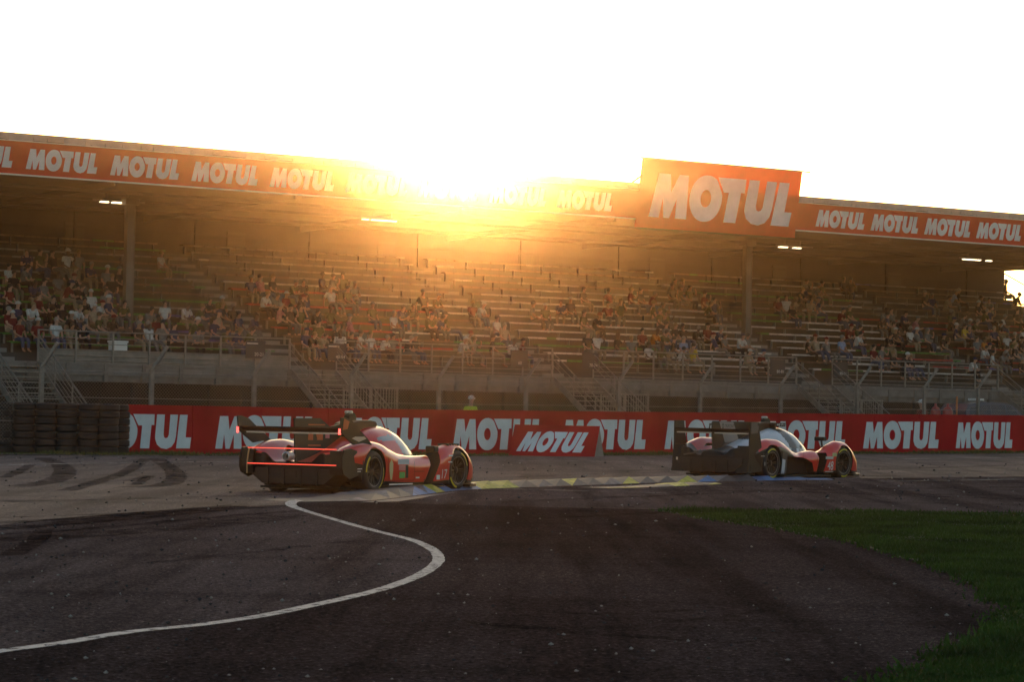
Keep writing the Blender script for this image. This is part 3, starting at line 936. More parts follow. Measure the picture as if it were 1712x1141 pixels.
# dark block signs hung on the railings
M_SIGN = mat('block_sign_dark', (0.030, 0.028, 0.030), 0.5)
M_SIGNW = mat('block_sign_white', (0.62, 0.60, 0.56), 0.6)
for pxx, num, bar, lab in ((427, '20-21', 1, 'dark sign numbered 20-21 on the railing left of the red car stairs'), (563, '40-54', 1, 'dark sign numbered 40-54 on the railing right of the red car stairs'),
                           (868, '60', 0, 'dark sign numbered 60 on the railing left of the middle stairs'), (987, '70-74', 0, 'dark sign numbered 70-74 on the railing right of the middle stairs'),
                           (1300, '80-81', 0, 'dark sign numbered 80-81 on the railing left of the right stairs'), (1405, '90-91', 0, 'dark sign numbered 90-91 on the railing right of the right stairs')):
    s = s_of(pxx, 0)
    t = thing('block_sign', lab, 'sign', MS, 'signs on the railings')
    mb = MB(); mb.box(s - .42, s + .42, -.045, -.02, Z1 + .36, Z1 + 1.04); mb.build('plate', M_SIGN, t)
    mb = MB(); lay_text(mb, num, .13, lambda x, y: (s - .05 + x, -.05, Z1 + .46 + y), 0)
    if bar: mb.box(s - .38, s + .1, -.05, -.046, Z1 + .91, Z1 + .95)
    mb.build('lettering', M_SIGNW, t)
# white cool box and a bag on the walkway
s = s_of(196, .4)
t = thing('cool_box', 'white lidded box standing behind the railing left of the pole', 'box', MS)
mb = MB(); mb.box(s - .30, s + .30, .14, .5, Z1 + .46, Z1 + .78); mb.box(s - .27, s + .27, .16, .48, Z1 + .0, Z1 + .459); mb.build('tub', mat('box_white', (0.7, 0.69, 0.68), 0.5), t)
mb = MB(); mb.box(s - .33, s + .33, .11, .53, Z1 + .79, Z1 + .86); mb.build('lid', mat('box_white', (0.7, 0.69, 0.68), 0.5), t)

# ------------------------------------------------------------------ benches
M_SEAT = {'green': mat('seat_green', (0.05, 0.20, 0.03), 0.55, 0.4, 3), 'white': mat('seat_white', (0.52, 0.50, 0.47), 0.5, 0.3, 3), 'red': mat('seat_red', (0.33, 0.03, 0.03), 0.55, 0.4, 3),
          'blue': mat('seat_blue', (0.10, 0.09, 0.30), 0.55, 0.4, 3), 'brown': mat('seat_brown', (0.14, 0.09, 0.06), 0.6, 0.4, 3), 'grey': mat('seat_grey', (0.22, 0.21, 0.19), 0.55, 0.4, 3)}
SKEYS = list(M_SEAT)
BLOCKS = [(S0, AISLES[0]), (AISLES[0], AISLES[1]), (AISLES[1], AISLES[2]), (AISLES[2], AISLES[3]), (AISLES[3], AISLES[4]), (AISLES[4], AISLES[5]), (AISLES[5], S1)]
BNAME = ['', 'in the block at the left edge', 'in the block with the left roof pole', 'in the block right below the sun', 'in the block left of the right roof pole', 'in the block right of the right roof pole', 'in the far right block']
def seat_colour(k, s):
    r = rnd.random()
    if k >= 9 and r < .6: return 'brown' if r < .35 else 'grey'  # upper rows get duller seats: the shade deep under the roof, put into colour
    if s < -16: return 'green' if r < .75 and k < 9 else 'brown'
    if s < -9.3: return ('blue' if k < 5 else 'brown') if r < .6 else ('green' if k > 5 else 'grey')
    if s < -2.5: return ('red' if s < -4 and k < 9 else 'white') if r < .75 else 'brown'
    if s < 3.1: return 'green' if k < 5 and r < .6 else ('white' if r < .6 else 'grey')
    if s < 7.5: return ('green' if k < 4 and r < .6 else 'blue' if k == 4 and r < .4 else 'white')
    if s < 17.2: return 'white' if r < .9 else 'grey'
    if s < 22: return 'white' if k < 8 and r < .75 else ('green' if r < .85 else 'brown')
    if s < 29: return ('green' if r < .3 else 'red' if r < .6 else 'white' if r < .75 else 'brown')
    return ('red' if r < .5 else 'brown' if r < .85 else 'blue')
for k in range(ROWS):
    for bi, (a, b) in enumerate(BLOCKS):
        if bi == 0: continue
        a, b = a + .6, b - (.6 if bi < 6 else .3)
        z = rowz(k) + .40; v = V1 + k * RUN + .22
        mb = MB(); n = round((b - a) / .5); cnt = {}
        cur = None
        for i in range(n):
            s = a + (b - a) * i / n; e = a + (b - a) * (i + 1) / n - .02
            if cur is None or rnd.random() < .22: cur = seat_colour(k, s)
            cnt[cur] = cnt.get(cur, 0) + 1
            j = rnd.uniform(-.006, .006)
            mb.box(s, e, v + j, v + .34 + j, z, z + .03, SKEYS.index(cur))
            mb.box(s, e, v - .012 + j, v - .001 + j, z - .045, z + .03, SKEYS.index(cur))
        main = max(cnt, key=cnt.get)
        t = thing('bench', f'{main} slatted bench, {ORD[k]} row up, {BNAME[bi]}', 'bench', MS, 'spectator benches on the terrace')
        mb.build('seat', list(M_SEAT.values()), t, fix=False)
        m = max(2, round((b - a) / 2.2))
        repeat('leg', M_SEAT['grey'], t, (-.02, .02, .10, .24, 0, .399), [(a + .15 + (b - a - .3) * i / m, v, rowz(k)) for i in range(m + 1)])
# open right end: handrail going down the side
t = thing('end_railing', 'thin sloping railing at the open right end of the grandstand', 'railing', MS)
mb = MB()
mb.tube([(S1 - .1, BACK, rowz(ROWS - 1) + 1.5), (S1 - .1, V1, rowz(0) + 1.2)], .03, 6)
mb.build('handrail', M_STEEL, t)
mb = MB()
for k in range(0, ROWS, 3):
    v = V1 + k * RUN + .4; zt = rowz(0) + 1.2 + (rowz(ROWS - 1) + 1.5 - rowz(0) - 1.2) * (v - V1) / (BACK - V1)
    mb.bar((S1 - .1, v, rowz(k)), (S1 - .1, v, zt), .04, .04)
mb.build('posts', M_STEEL, t)

# ------------------------------------------------------------------ people
def skinned(name, chains, sub=1):
    idx, vs, rs, es = {}, [], [], []
    for ch in chains:
        last = None
        for x, y, z, r in ch:
            key = (round(x, 3), round(y, 3), round(z, 3))
            if key not in idx: idx[key] = len(vs); vs.append((x, y, z)); rs.append(r)
            i = idx[key]
            if last is not None and last != i: es.append((last, i))
            last = i
    me = bpy.data.meshes.new(name); me.from_pydata(vs, es, [])
    o = bpy.data.objects.new(name, me); COL.objects.link(o)
    md = o.modifiers.new('skin', 'SKIN'); md.use_smooth_shade = True
    for i, r in enumerate(rs):
        r = r if isinstance(r, tuple) else (r, r)
        me.skin_vertices[0].data[i].radius = r
        me.skin_vertices[0].data[i].use_root = (i == 0)
    if sub:
        sd = o.modifiers.new('sub', 'SUBSURF'); sd.levels = sub; sd.render_levels = sub
    out = evaluated(o); out.name = name
    bpy.data.objects.remove(o); bpy.data.meshes.remove(me)
    return out

def pose(kind):
    """joints of one figure facing -y, origin on the ground under the pelvis"""
    J = {}
    if kind == 'upright':
        J.update(pel=(0, 0, .51), spi=(0, .03, .72), che=(0, .02, .93), nec=(0, 0, 1.07), hd=(0, -.03, 1.22), el=[(.23, -.05, .72)] * 2, wr=[(.13, -.27, .60)] * 2, ha=[(.09, -.36, .58)] * 2,
                 kn=(.13, -.43, .50), an=(.12, -.46, .10))
    elif kind == 'forward':
        J.update(pel=(0, 0, .51), spi=(0, -.07, .70), che=(0, -.18, .88), nec=(0, -.25, 1.0), hd=(0, -.31, 1.13), el=[(.20, -.36, .62)] * 2, wr=[(.09, -.50, .64)] * 2, ha=[(.04, -.56, .67)] * 2,
                 kn=(.17, -.42, .50), an=(.14, -.50, .10))
    elif kind == 'arm_up':
        J.update(pel=(0, 0, .51), spi=(0, .02, .72), che=(0, 0, .93), nec=(0, -.02, 1.07), hd=(0, -.05, 1.22), el=[(.24, -.20, .84), (.23, -.06, .72)], wr=[(.12, -.30, 1.06), (.15, -.26, .60)],
                 ha=[(.09, -.27, 1.15), (.12, -.35, .57)], kn=(.11, -.43, .50), an=(.10, -.38, .10))
    elif kind == 'back':
        J.update(pel=(0, -.08, .51), spi=(0, .04, .70), che=(0, .12, .90), nec=(0, .13, 1.04), hd=(0, .10, 1.19), el=[(.27, .20, .70)] * 2, wr=[(.25, .22, .48)] * 2, ha=[(.25, .18, .42)] * 2,
                 kn=(.16, -.48, .52), an=(.18, -.66, .10))
    else:
        J.update(pel=(0, 0, .95), spi=(0, .01, 1.13), che=(0, .01, 1.33), nec=(0, 0, 1.49), hd=(0, -.03, 1.64), el=[(.25, .02, 1.12)] * 2, wr=[(.24, -.10, .90)] * 2, ha=[(.22, -.14, .80)] * 2,
                 kn=(.11, -.02, .50), an=(.11, .02, .09))
    return J

def sx(p, q): return (p[0] * q, p[1], p[2])
def person_meshes(kind, child=False):
    J = pose(kind); hd = J['hd']; ch = J['che']; pel = J['pel']
    sh = (.175, ch[1], ch[2] + .06)
    hip = (.095, pel[1] - .01, pel[2] - .01)
    def P(p, r): return (*p, r)
    body = [[P(pel, (.12, .10)), P(J['spi'], (.125, .09)), P(ch, (.14, .10)), P(J['nec'], .055), (hd[0], hd[1] + .01, hd[2] - .07, .068), P(hd, (.078, .092)), (hd[0], hd[1] + .02, hd[2] + .08, .065)],
            [P(hd, (.078, .092)), (hd[0], hd[1] - .108, hd[2] - .015, .018)]]
    shirt = [[P(pel, (.140, .125)), P(J['spi'], (.145, .112)), P(ch, (.158, .118)), (J['nec'][0], J['nec'][1], J['nec'][2] - .055, .075)]]
    legs = [[P((pel[0], pel[1], pel[2] + .02), (.135, .12)), P((pel[0], pel[1], pel[2] - .02), (.125, .115))]]
    shoes = []
    for i, q in enumerate((1, -1)):
        e, w, h = sx(J['el'][i], q), sx(J['wr'][i], q), sx(J['ha'][i], q)
        s = sx(sh, q)
        body.append([P(ch, (.14, .10)), P(s, .055), P(e, .042), P(w, .032), P(h, (.040, .024))])
        shirt.append([P(ch, (.158, .118)), P(s, .075), P(tuple(a * .72 + b * .28 for a, b in zip(e, s)), .066)])
        k, a, hp = sx(J['kn'], q), sx(J['an'], q), sx(hip, q)
        toe = (a[0] * 1.1, a[1] - .15, .045)
        body.append([P(pel, (.12, .10)), P(hp, .085), P(k, .056), P(a, .042), P(toe, (.042, .03))])
        mid = tuple(x * .8 + y * .2 for x, y in zip(k, a))
        legs.append([P((pel[0], pel[1], pel[2] - .02), (.125, .115)), P(hp, .108), P(k, .082), P(tuple(x * .12 + y * .88 for x, y in zip(k, a)), .062)])
        shoes.append([P(tuple(x * .97 + y * .03 for x, y in zip(a, k)), .052), P(toe, (.052, .04))])
    out = {'body': skinned('person', body), 'shirt': skinned('shirt', shirt), 'trousers': skinned('trousers', legs)}
    mb = MB()
    c = (hd[0], hd[1] + .025, hd[2] + .035)
    mb.ball(c, (.092, .108, .105), 7)
    vs = [p for p in mb.v]
    keep = [f for f in mb.f if sum(vs[i].z for i in f) / 4 > hd[2] - .03 + (0.055 if sum(vs[i].y for i in f) / 4 < hd[1] - .05 else 0)]
    mb.f = keep; mb.m = [0] * len(keep); mb.sm = [True] * len(keep)
    out['hair'] = mb.mesh('hair')
    mb = MB()
    mb.ball((hd[0], hd[1] + .015, hd[2] + .045), (.105, .118, .105), 7)
    vs = mb.v; keep = [f for f in mb.f if sum(vs[i].z for i in f) / 4 > hd[2] + .03]
    mb.f = keep; mb.m = [0] * len(keep); mb.sm = [True] * len(keep)
    mb.add([(hd[0] + .085 * math.cos(t), hd[1] - .07 - .12 * math.sin(t), hd[2] + .052 - .015 * math.sin(t)) for t in [math.pi * i / 8 for i in range(9)]] +
           [(hd[0] + .085 * math.cos(t), hd[1] - .07 - .12 * math.sin(t), hd[2] + .062 - .015 * math.sin(t)) for t in [math.pi * i / 8 for i in range(9)]],
           [tuple(range(9)), tuple(range(17, 8, -1))] + [(i, i + 1, i + 10, i + 9) for i in range(8)])
    out['cap'] = mb.mesh('cap')
    return out

KINDS = {k: person_meshes(k) for k in ('upright', 'forward', 'arm_up', 'back', 'standing')}
M_SKIN = [mat('skin_fair', (0.42, 0.24, 0.17), 0.55), mat('skin_tan', (0.30, 0.16, 0.10), 0.55), mat('skin_dark', (0.09, 0.05, 0.035), 0.55)]
M_HAIR = [mat('hair_brown', (0.045, 0.025, 0.015), 0.6), mat('hair_black', (0.012, 0.010, 0.009), 0.6), mat('hair_grey', (0.22, 0.20, 0.18), 0.6), mat('hair_fair', (0.22, 0.14, 0.06), 0.6)]
CLOTH = {'w': ('white', (0.56, 0.55, 0.54)), 'k': ('black', (0.015, 0.015, 0.017)), 'r': ('red', (0.15, 0.014, 0.016)), 'g': ('grey', (0.17, 0.17, 0.17)), 'n': ('navy', (0.03, 0.04, 0.10)),
         'y': ('yellow', (0.55, 0.40, 0.06)), 'o': ('orange', (0.50, 0.17, 0.03)), 'e': ('olive', (0.08, 0.085, 0.035)), 'b': ('light blue', (0.22, 0.30, 0.48)), 'h': ('beige', (0.34, 0.27, 0.19)), 'p': ('pink', (0.42, 0.17, 0.18)),
         'v': ('bright yellow-green', (0.45, 0.62, 0.03))}
M_CLOTH = {k: mat('cloth_' + v[0].replace(' ', '_').replace('-', '_'), v[1], 0.85, 0.3, 9, spec=0.2) for k, v in CLOTH.items()}
M_SHORT = [(n, mat('cloth_' + n.replace(' ', '_') + '_legs', c, 0.85, 0.3, 9, spec=0.2)) for n, c in (('blue jeans', (0.06, 0.08, 0.14)), ('black trousers', (0.014, 0.014, 0.016)), ('beige trousers', (0.25, 0.20, 0.14)), ('grey trousers', (0.13, 0.13, 0.13)))]

def slot(o, m):
    o.material_slots[0].link = 'OBJECT'
    o.material_slots[0].material = m

def make_person(kind, M, shirt, legs, skin, head, headm, label, group, cat='person'):
    K = KINDS[kind]
    def put(name, me, m, parent=None):
        if not me.materials: me.materials.append(M_SKIN[0])
        o = bpy.data.objects.new(name, me); COL.objects.link(o)
        if parent: o.parent = parent
        slot(o, m); return o
    o = put('person', K['body'], skin)
    o.matrix_basis = M
    tag(o, label, cat, group)
    put('shirt', K['shirt'], shirt, o); put('trousers', K['trousers'], legs, o)
    put(head, K[head], headm, o)
    return o

# heads seen in the photograph (column, row) with the shirt's colour where it shows
SPECT = []
def heads(x0, y0, k, lst):
    for e in lst:
        SPECT.append((x0 + e[0] / k, y0 + e[1] / k, e[2] if len(e) > 2 else None, e[3] if len(e) > 3 else None))
heads(0, 380, 2.853, [(35, 165, 'w'), (40, 290, 'r'), (15, 300), (310, 140, 'w', 'cap'), (180, 330, 'r'), (300, 250, 'r'), (430, 305, 'w', 'cap'), (455, 345, 'w'), (500, 300, 'g'), (350, 380, 'w'),
                              (350, 430, 'k', 'cap'), (265, 465, 'w'), (305, 450, 'h'), (140, 370, 'w'), (55, 400, 'r', 'cap'), (445, 385, 'h'), (560, 210), (580, 360, 'e'), (660, 455, 'k'), (690, 470, 'w'),
                              (700, 390, 'g'), (785, 345, 'w'), (872, 350, 'w'), (750, 440, 'r'), (830, 455, 'n'), (905, 455, 'e', 'cap'), (1020, 460, 'n'), (1110, 490, 'n'), (985, 345, 'k'), (1040, 395),
                              (1110, 375, 'k'), (1190, 420, 'n'), (760, 120, 'w'), (205, 260), (270, 240), (350, 200), (95, 180), (120, 120), (380, 470, 'k'), (215, 330, 'k'), (20, 420, 'r'), (90, 470, 'r'),
                              (180, 430, 'r'), (640, 410), (530, 235), (470, 410, 'e'), (930, 470, 'g'), (160, 250), (60, 230), (410, 150)])
heads(400, 380, 3.566, [(95, 375, 'w'), (150, 390), (275, 410, 'r', 'cap'), (335, 380), (90, 500, 'n'), (190, 470), (365, 480, 'e'), (550, 370, 'w'), (640, 360), (370, 600, 'n'), (470, 590), (540, 510),
                              (670, 520, 'p'), (720, 640, 'w'), (765, 650, 'w'), (850, 655, 'w'), (605, 695, 'w'), (920, 515, 'w'), (950, 460), (1025, 490), (1050, 670, 'k'), (1180, 520), (1390, 430),
                              (1470, 470, 'w'), (1315, 705, 'w', 'cap'), (1400, 660, 'h'), (1510, 730, 'k'), (1560, 540, 'w'), (1100, 380), (1340, 600, 'h'), (790, 480, 'e'), (130, 300), (300, 300), (550, 290),
                              (670, 340), (660, 640, 'k'), (480, 700, 'h'), (1240, 540), (1610, 770, 'w'), (430, 690, 'k'), (560, 560)])
heads(840, 380, 3.565, [(180, 445), (255, 450), (345, 440), (540, 530, 'k'), (640, 380), (820, 390), (860, 395, 'r'), (760, 385), (950, 470, 'e'), (985, 515, 'e'), (1085, 585, 'k'), (975, 585, 'g'),
                              (990, 685, 'h'), (770, 640, 'g'), (685, 660, 'k'), (565, 655, 'w'), (870, 680, 'w'), (835, 600, 'r'), (1040, 700, 'w'), (1080, 675, 'b'), (1140, 690, 'y'), (1220, 605, 'r'),
                              (1275, 640, 'n'), (1410, 650, 'w'), (1230, 400), (1270, 440), (1020, 320), (1525, 730, 'r'), (1450, 730), (10, 560, 'h'), (120, 760, 'r'), (480, 350), (700, 450), (630, 440),
                              (1060, 340), (1110, 370), (880, 620, 'o')])
heads(1280, 380, 2.852, [(245, 540, 'h'), (300, 535, 'g'), (365, 530, 'b'), (425, 505, 'w'), (385, 460, 'r'), (570, 500, 'k'), (620, 490, 'k'), (690, 495, 'w'), (730, 475, 'g', 'cap'), (515, 580, 'r'),
                               (650, 615, 'k', 'cap'), (700, 620, 'k'), (150, 290), (225, 270, 'g'), (95, 345, 'w'), (140, 340, 'h'), (205, 340, 'h'), (465, 260), (345, 380, 'r'), (400, 375), (540, 420), (680, 400, 'n'),
                               (610, 440, 'h'), (550, 390), (790, 320), (850, 320, 'h'), (920, 400), (945, 470, 'y'), (985, 430), (910, 530, 'k'), (975, 545, 'w'), (1045, 540, 'o'), (1030, 600, 'w'), (1060, 330),
                               (1140, 265, 'k'), (1180, 325, 'k'), (1110, 425, 'w'), (1150, 495, 'w'), (1215, 480, 'w'), (1095, 440), (1200, 410, 'k'), (975, 640, 'w'), (1225, 620, 'k'), (880, 300), (1010, 350),
                               (1065, 400), (125, 375), (60, 350), (1090, 490), (1130, 560), (1190, 560), (1220, 540), (870, 440), (760, 430)])
placed = {}
seats = []
for x, y, c, hat in SPECT:
    best = None
    for k in range(ROWS):
        v = V1 + k * RUN + .38
        s = s_of(x, v)
        py = proj(sw(s, v, rowz(k) + 1.23))[1]
        if best is None or abs(py - y) < best[0]: best = (abs(py - y), k, s, v)
    _, k, s, v = best
    if s > S1 - .4: continue
    for _ in range(6):                       # nobody sits in a neighbour's lap, nor in a gangway
        for s2 in placed.get(k, []):
            if abs(s2 - s) < .48: s = s2 + (.5 if s >= s2 else -.5)
        for a in AISLES:
            if abs(a - s) < .85: s = a + (.9 if s >= a else -.9)
    placed.setdefault(k, []).append(s)
    seats.append((k, s, v, c, hat))
for k, s, v, c, hat in list(seats):          # friends squeezed in beside those who show clearly
    for side in (-.52, .52):
        s2 = s + side + rnd.uniform(-.03, .03)
        if rnd.random() < .30 and s2 < S1 - .5 and all(abs(q - s2) > .47 for q in placed[k]) and all(abs(a - s2) > .85 for a in AISLES):
            placed[k].append(s2); seats.append((k, s2, v, rnd.choice('kkkneg'), None))
for k in range(ROWS):
    row = sorted([q for q in seats if q[0] == k], key=lambda q: q[1])
    for j, (k, s, v, c, hat) in enumerate(row):
        c = c or rnd.choices('kngerhpb', (7, 3, 3, 2.5, 1.4, 1.5, .6, .6))[0]
        kind = rnd.choices(('upright', 'forward', 'arm_up', 'back'), (4, 4, 1.4, 1.2))[0]
        M = MS @ Matrix.Translation((s, v + rnd.uniform(-.03, .02), rowz(k))) @ Matrix.Rotation(rnd.gauss(R(20), R(22)), 4, 'Z') @ Matrix.Scale(rnd.uniform(.94, 1.06), 4)
        ln_, lm = rnd.choice(M_SHORT)
        cap = hat or ('cap' if rnd.random() < .28 else 'hair')
        hc = rnd.choice('wwkrng'); hm = M_CLOTH[hc] if cap == 'cap' else rnd.choices(M_HAIR, (4, 4, 2, 2))[0]
        if hat == 'cap': hc = 'w'; hm = M_CLOTH['w']
        pn = {'upright': 'sitting upright', 'forward': 'leaning forward', 'arm_up': 'arm raised', 'back': 'leaning back'}[kind]
        lab = f"{CLOTH[c][0].split()[-1].split('-')[0]}-shirted spectator{' in a ' + CLOTH[hc][0] + ' cap' if cap == 'cap' else ''}, {pn}, row {k + 1} up, {ORD[j]} from left"
        make_person(kind, M, M_CLOTH[c], lm, rnd.choices(M_SKIN, (6, 3, 1))[0], cap, hm, lab, 'spectators on the grandstand')

# a bag hung on the railing, a few bottles would be too small to see
# marshals behind the wall
def marshal(px, top, Y, shirt, legs, label, yaw, head='cap', hm='w'):
    d = ray(px, 690); p = Vector((d.x * Y, Y, gz(d.x * Y, Y)))
    h = at(px, top, Y).z - p.z
    M = Matrix.Translation(p) @ Matrix.Rotation(yaw, 4, 'Z') @ Matrix.Scale(h / 1.79, 4)
    return make_person('standing', M, M_CLOTH[shirt], M_SHORT[legs][1], M_SKIN[0], head, M_CLOTH[hm], label, 'track workers behind the wall')
m1 = marshal(787, 661, 88.6, 'v', 0, 'track marshal in yellow-green vest and white cap standing behind the red wall', R(35))
m2 = marshal(1541, 668, 104.2, 'r', 1, 'track worker in red jacket and white cap beside the fence post at the far right', R(-60))
# the marshals wear sleeveless vests: reflective bands
for m_, col in ((m1, M_LET),):
    mb = MB()
    for z in (1.08, 1.22):
        n = 20
        mb.add([(.168 * math.cos(2 * math.pi * i / n), .01 + .135 * math.sin(2 * math.pi * i / n), z + dz) for dz in (0, .05) for i in range(n)], [(i, (i + 1) % n, (i + 1) % n + n, i + n) for i in range(n)], 0, True)
    mb.build('reflective_band', mat('reflective_silver', (0.6, 0.6, 0.58), 0.35), m_)
# red extinguisher trolley with an upright hose pole
d = ray(1578, 690); Y = 104.6
t = thing('extinguisher_trolley', 'red extinguisher trolley with an orange upright pole behind the red wall', 'trolley', Matrix.Translation((d.x * Y, Y, gz(d.x * Y, Y))) @ Matrix.Scale(1.25, 4))
M_EXT = mat('extinguisher_red', (0.36, 0.02, 0.02), 0.35, 0.2, 4)
mb = MB()
for x in (-.26, .12):
    mb.lathe([(0.01, -.0), (.12, .02), (.155, .08), (.155, 1.05), (.12, 1.15), (.04, 1.2), (.04, 1.28), (.01, 1.29)], 16, 0, Matrix.Translation((x, 0, .2)) @ Matrix.Rotation(R(90), 4, 'X') @ Matrix.Scale(1, 4))
me_fix = Matrix.Identity(4)
mb.build('cylinder', M_EXT, t)
mb = MB(); mb.bar((-.5, 0, .15), (.45, 0, .15), .4, .05); mb.bar((-.5, .15, .15), (-.5, .15, 1.2), .04, .04); mb.bar((.36, .15, .15), (.36, .15, 1.2), .04, .04); mb.bar((-.5, .15, 1.2), (.36, .15, 1.2), .04, .04)
mb.build('frame', M_STEEL, t)
mb = MB(); mb.tube([(.40, 0, .1), (.40, 0, 1.72)], .028, 8); mb.build('pole', mat('pole_orange', (.55, .17, .03), .5), t)
for x in (-.4, .36):
    mb = MB(); mb.lathe([(.02, -.03), (.14, -.03), (.15, 0), (.14, .03), (.02, .03)], 16, 0, Matrix.Translation((x, -.22, .15))); mb.build('wheel', M_TYRE, t)

# dark off-road vehicle parked between wall and stand
d = ray(1657, 690); Y = 108.2
ang = math.atan2(WD.y, WD.x)
V = thing('parked_vehicle', 'dark estate car with bonnet painted white as glare and roof light bar parked behind the red wall', 'car', Matrix.Translation((d.x * Y, Y, gz(d.x * Y, Y) + .02)) @ Matrix.Rotation(ang - R(8), 4, 'Z'))
prof = [(-2.25, .45), (-2.30, .95), (-2.18, 1.10), (-2.05, 1.55), (-1.85, 1.82), (-1.2, 1.92), (0.0, 1.92), (.45, 1.84), (1.10, 1.33), (1.3, 1.18), (2.25, 1.06), (2.45, .85), (2.45, .45), (1.9, .35), (-1.8, .35)]
M_VEH = mat('vehicle_dark_blue', (0.025, 0.03, 0.055), 0.3, coat=0.6); M_VW = mat('vehicle_white_glare', (0.66, 0.66, 0.66), 0.3, coat=0.6); M_GLS = mat('dark_glass', (0.012, 0.014, 0.018), 0.06, spec=0.8)
def wdt(z): return .93 if z < 1.1 else .93 - (z - 1.1) * .28
mb = MB(); mb.prism(prof, lambda x, z: (x, -wdt(z), z), lambda x, z: (x, wdt(z), z)); body = mb.build('body', [M_VEH, M_VW], V)
for p in body.data.polygons:
    if p.center.x > .5 and p.normal.z > .3 and p.center.z < 1.7 and p.center.z > .9: p.material_index = 1  # bonnet faces turned white to stand in for glare on the windscreen
for q in (-1, 1):
    for pl in ([(-1.95, 1.18), (-1.78, 1.70), (-.75, 1.82), (-.75, 1.18)], [(-.68, 1.18), (-.68, 1.82), (.05, 1.82), (.05, 1.18)], [(.12, 1.18), (.12, 1.82), (.38, 1.78), (1.02, 1.18)]):
        mb = MB(); mb.prism(pl, lambda x, z: (x, q * (wdt(z) + .004), z), lambda x, z: (x, q * (wdt(z) - .03), z)); mb.build('side_window', M_GLS, V)
mb = MB(); mb.add([(.50, -.66, 1.83), (.50, .66, 1.83), (1.07, .80, 1.375), (1.07, -.80, 1.375)], [(0, 1, 2, 3)]); mb.build('windscreen', M_GLS, V)
mb = MB(); mb.box(-.9, -.72, -.5, .5, 1.93, 1.98); mb.box(-.95, -.67, -.32, .32, 1.981, 2.07, 1); mb.build('light_bar', [M_STEEL, mat('light_bar_white', (.75, .75, .72), .3)], V)
for x in (-1.45, 1.5):
    for y in (-.86, .86):
        mb = MB(); mb.lathe([(.20, -.11), (.33, -.11), (.37, -.07), (.37, .07), (.33, .11), (.20, .11)], 24, 0, Matrix.Translation((x, y, .37))); mb.lathe([(.01, -.09), (.21, -.09), (.21, .09), (.01, .09)], 20, 1, Matrix.Translation((x, y, .37)))
        mb.build('wheel', [M_TYRE, M_STEEL], V)

# ------------------------------------------------------------------ rubber crumbs and grit on the asphalt
mb = MB()
for i in range(3000):
    y = 12 + 62 * rnd.random() ** 1.7
    x = rnd.uniform(-.2, .2) * y
    if inside(x, y, poly): continue
    r = rnd.choice((.004, .005, .006, .007, .009, .012, .016, .022)) * (0.35 + y / 50)
    z = gz(x, y) + r * .5
    vs = [(x + rnd.uniform(.5, 1.3) * r * a, y + rnd.uniform(.5, 1.5) * r * b, z + rnd.uniform(.4, .9) * r * c) for a, b, c in ((1, 0, 0), (-1, 0, 0), (0, 1, 0), (0, -1, 0), (0, 0, 1), (0, 0, -1))]
    mb.add(vs, [(0, 2, 4), (2, 1, 4), (1, 3, 4), (3, 0, 4), (2, 0, 5), (1, 2, 5), (3, 1, 5), (0, 3, 5)], 0 if rnd.random() < .75 else 1)
tag(mb.build('debris', [mat('rubber_crumb', (0.010, 0.009, 0.010), .8), mat('grit', (0.22, 0.20, 0.18), .8)], fix=False), kind='stuff')

# ------------------------------------------------------------------ the two racing prototypes
M_CARB = mat('carbon', (0.007, 0.0065, 0.0065), 0.45, 0.3, 8, spec=0.3)
M_MATT = mat('matt_black', (0.010, 0.009, 0.009), 0.7)
M_LED = mat('red_led', (0.8, 0.05, 0.03), 0.4, emit=((1.0, 0.10, 0.06), 0.65))
M_LEDB = mat('red_lamp', (0.8, 0.05, 0.03), 0.4, emit=((1.0, 0.06, 0.05), 2.5))
M_CRED = mat('car_red', (0.72, 0.024, 0.010), 0.30, 0.06, 1.5, coat=0.7, spec=0.35)
M_CGLASS = mat('cockpit_glass', (0.22, 0.21, 0.20), 0.10, spec=0.9, coat=0.6)
M_RTYRE = mat('race_tyre', (0.014, 0.013, 0.013), 0.65, 0.3, 10)
M_RIM = mat('rim_black', (0.018, 0.017, 0.017), 0.35, metal=0.5)
M_YEL = mat('tyre_yellow', (0.55, 0.46, 0.02), 0.6)
M_WHT = mat('decal_white', (0.72, 0.72, 0.72), 0.45)
M_SILV = mat('light_metal', (0.55, 0.52, 0.50), 0.3, metal=0.6)
M_CGREY = mat('car_grey', (0.055, 0.050, 0.048), 0.4, coat=0.3)
M_CWHITE = mat('car_white', (0.60, 0.60, 0.63), 0.32, coat=0.5)
M_WELL = mat('wheel_well', (0.006, 0.006, 0.006), 0.9)

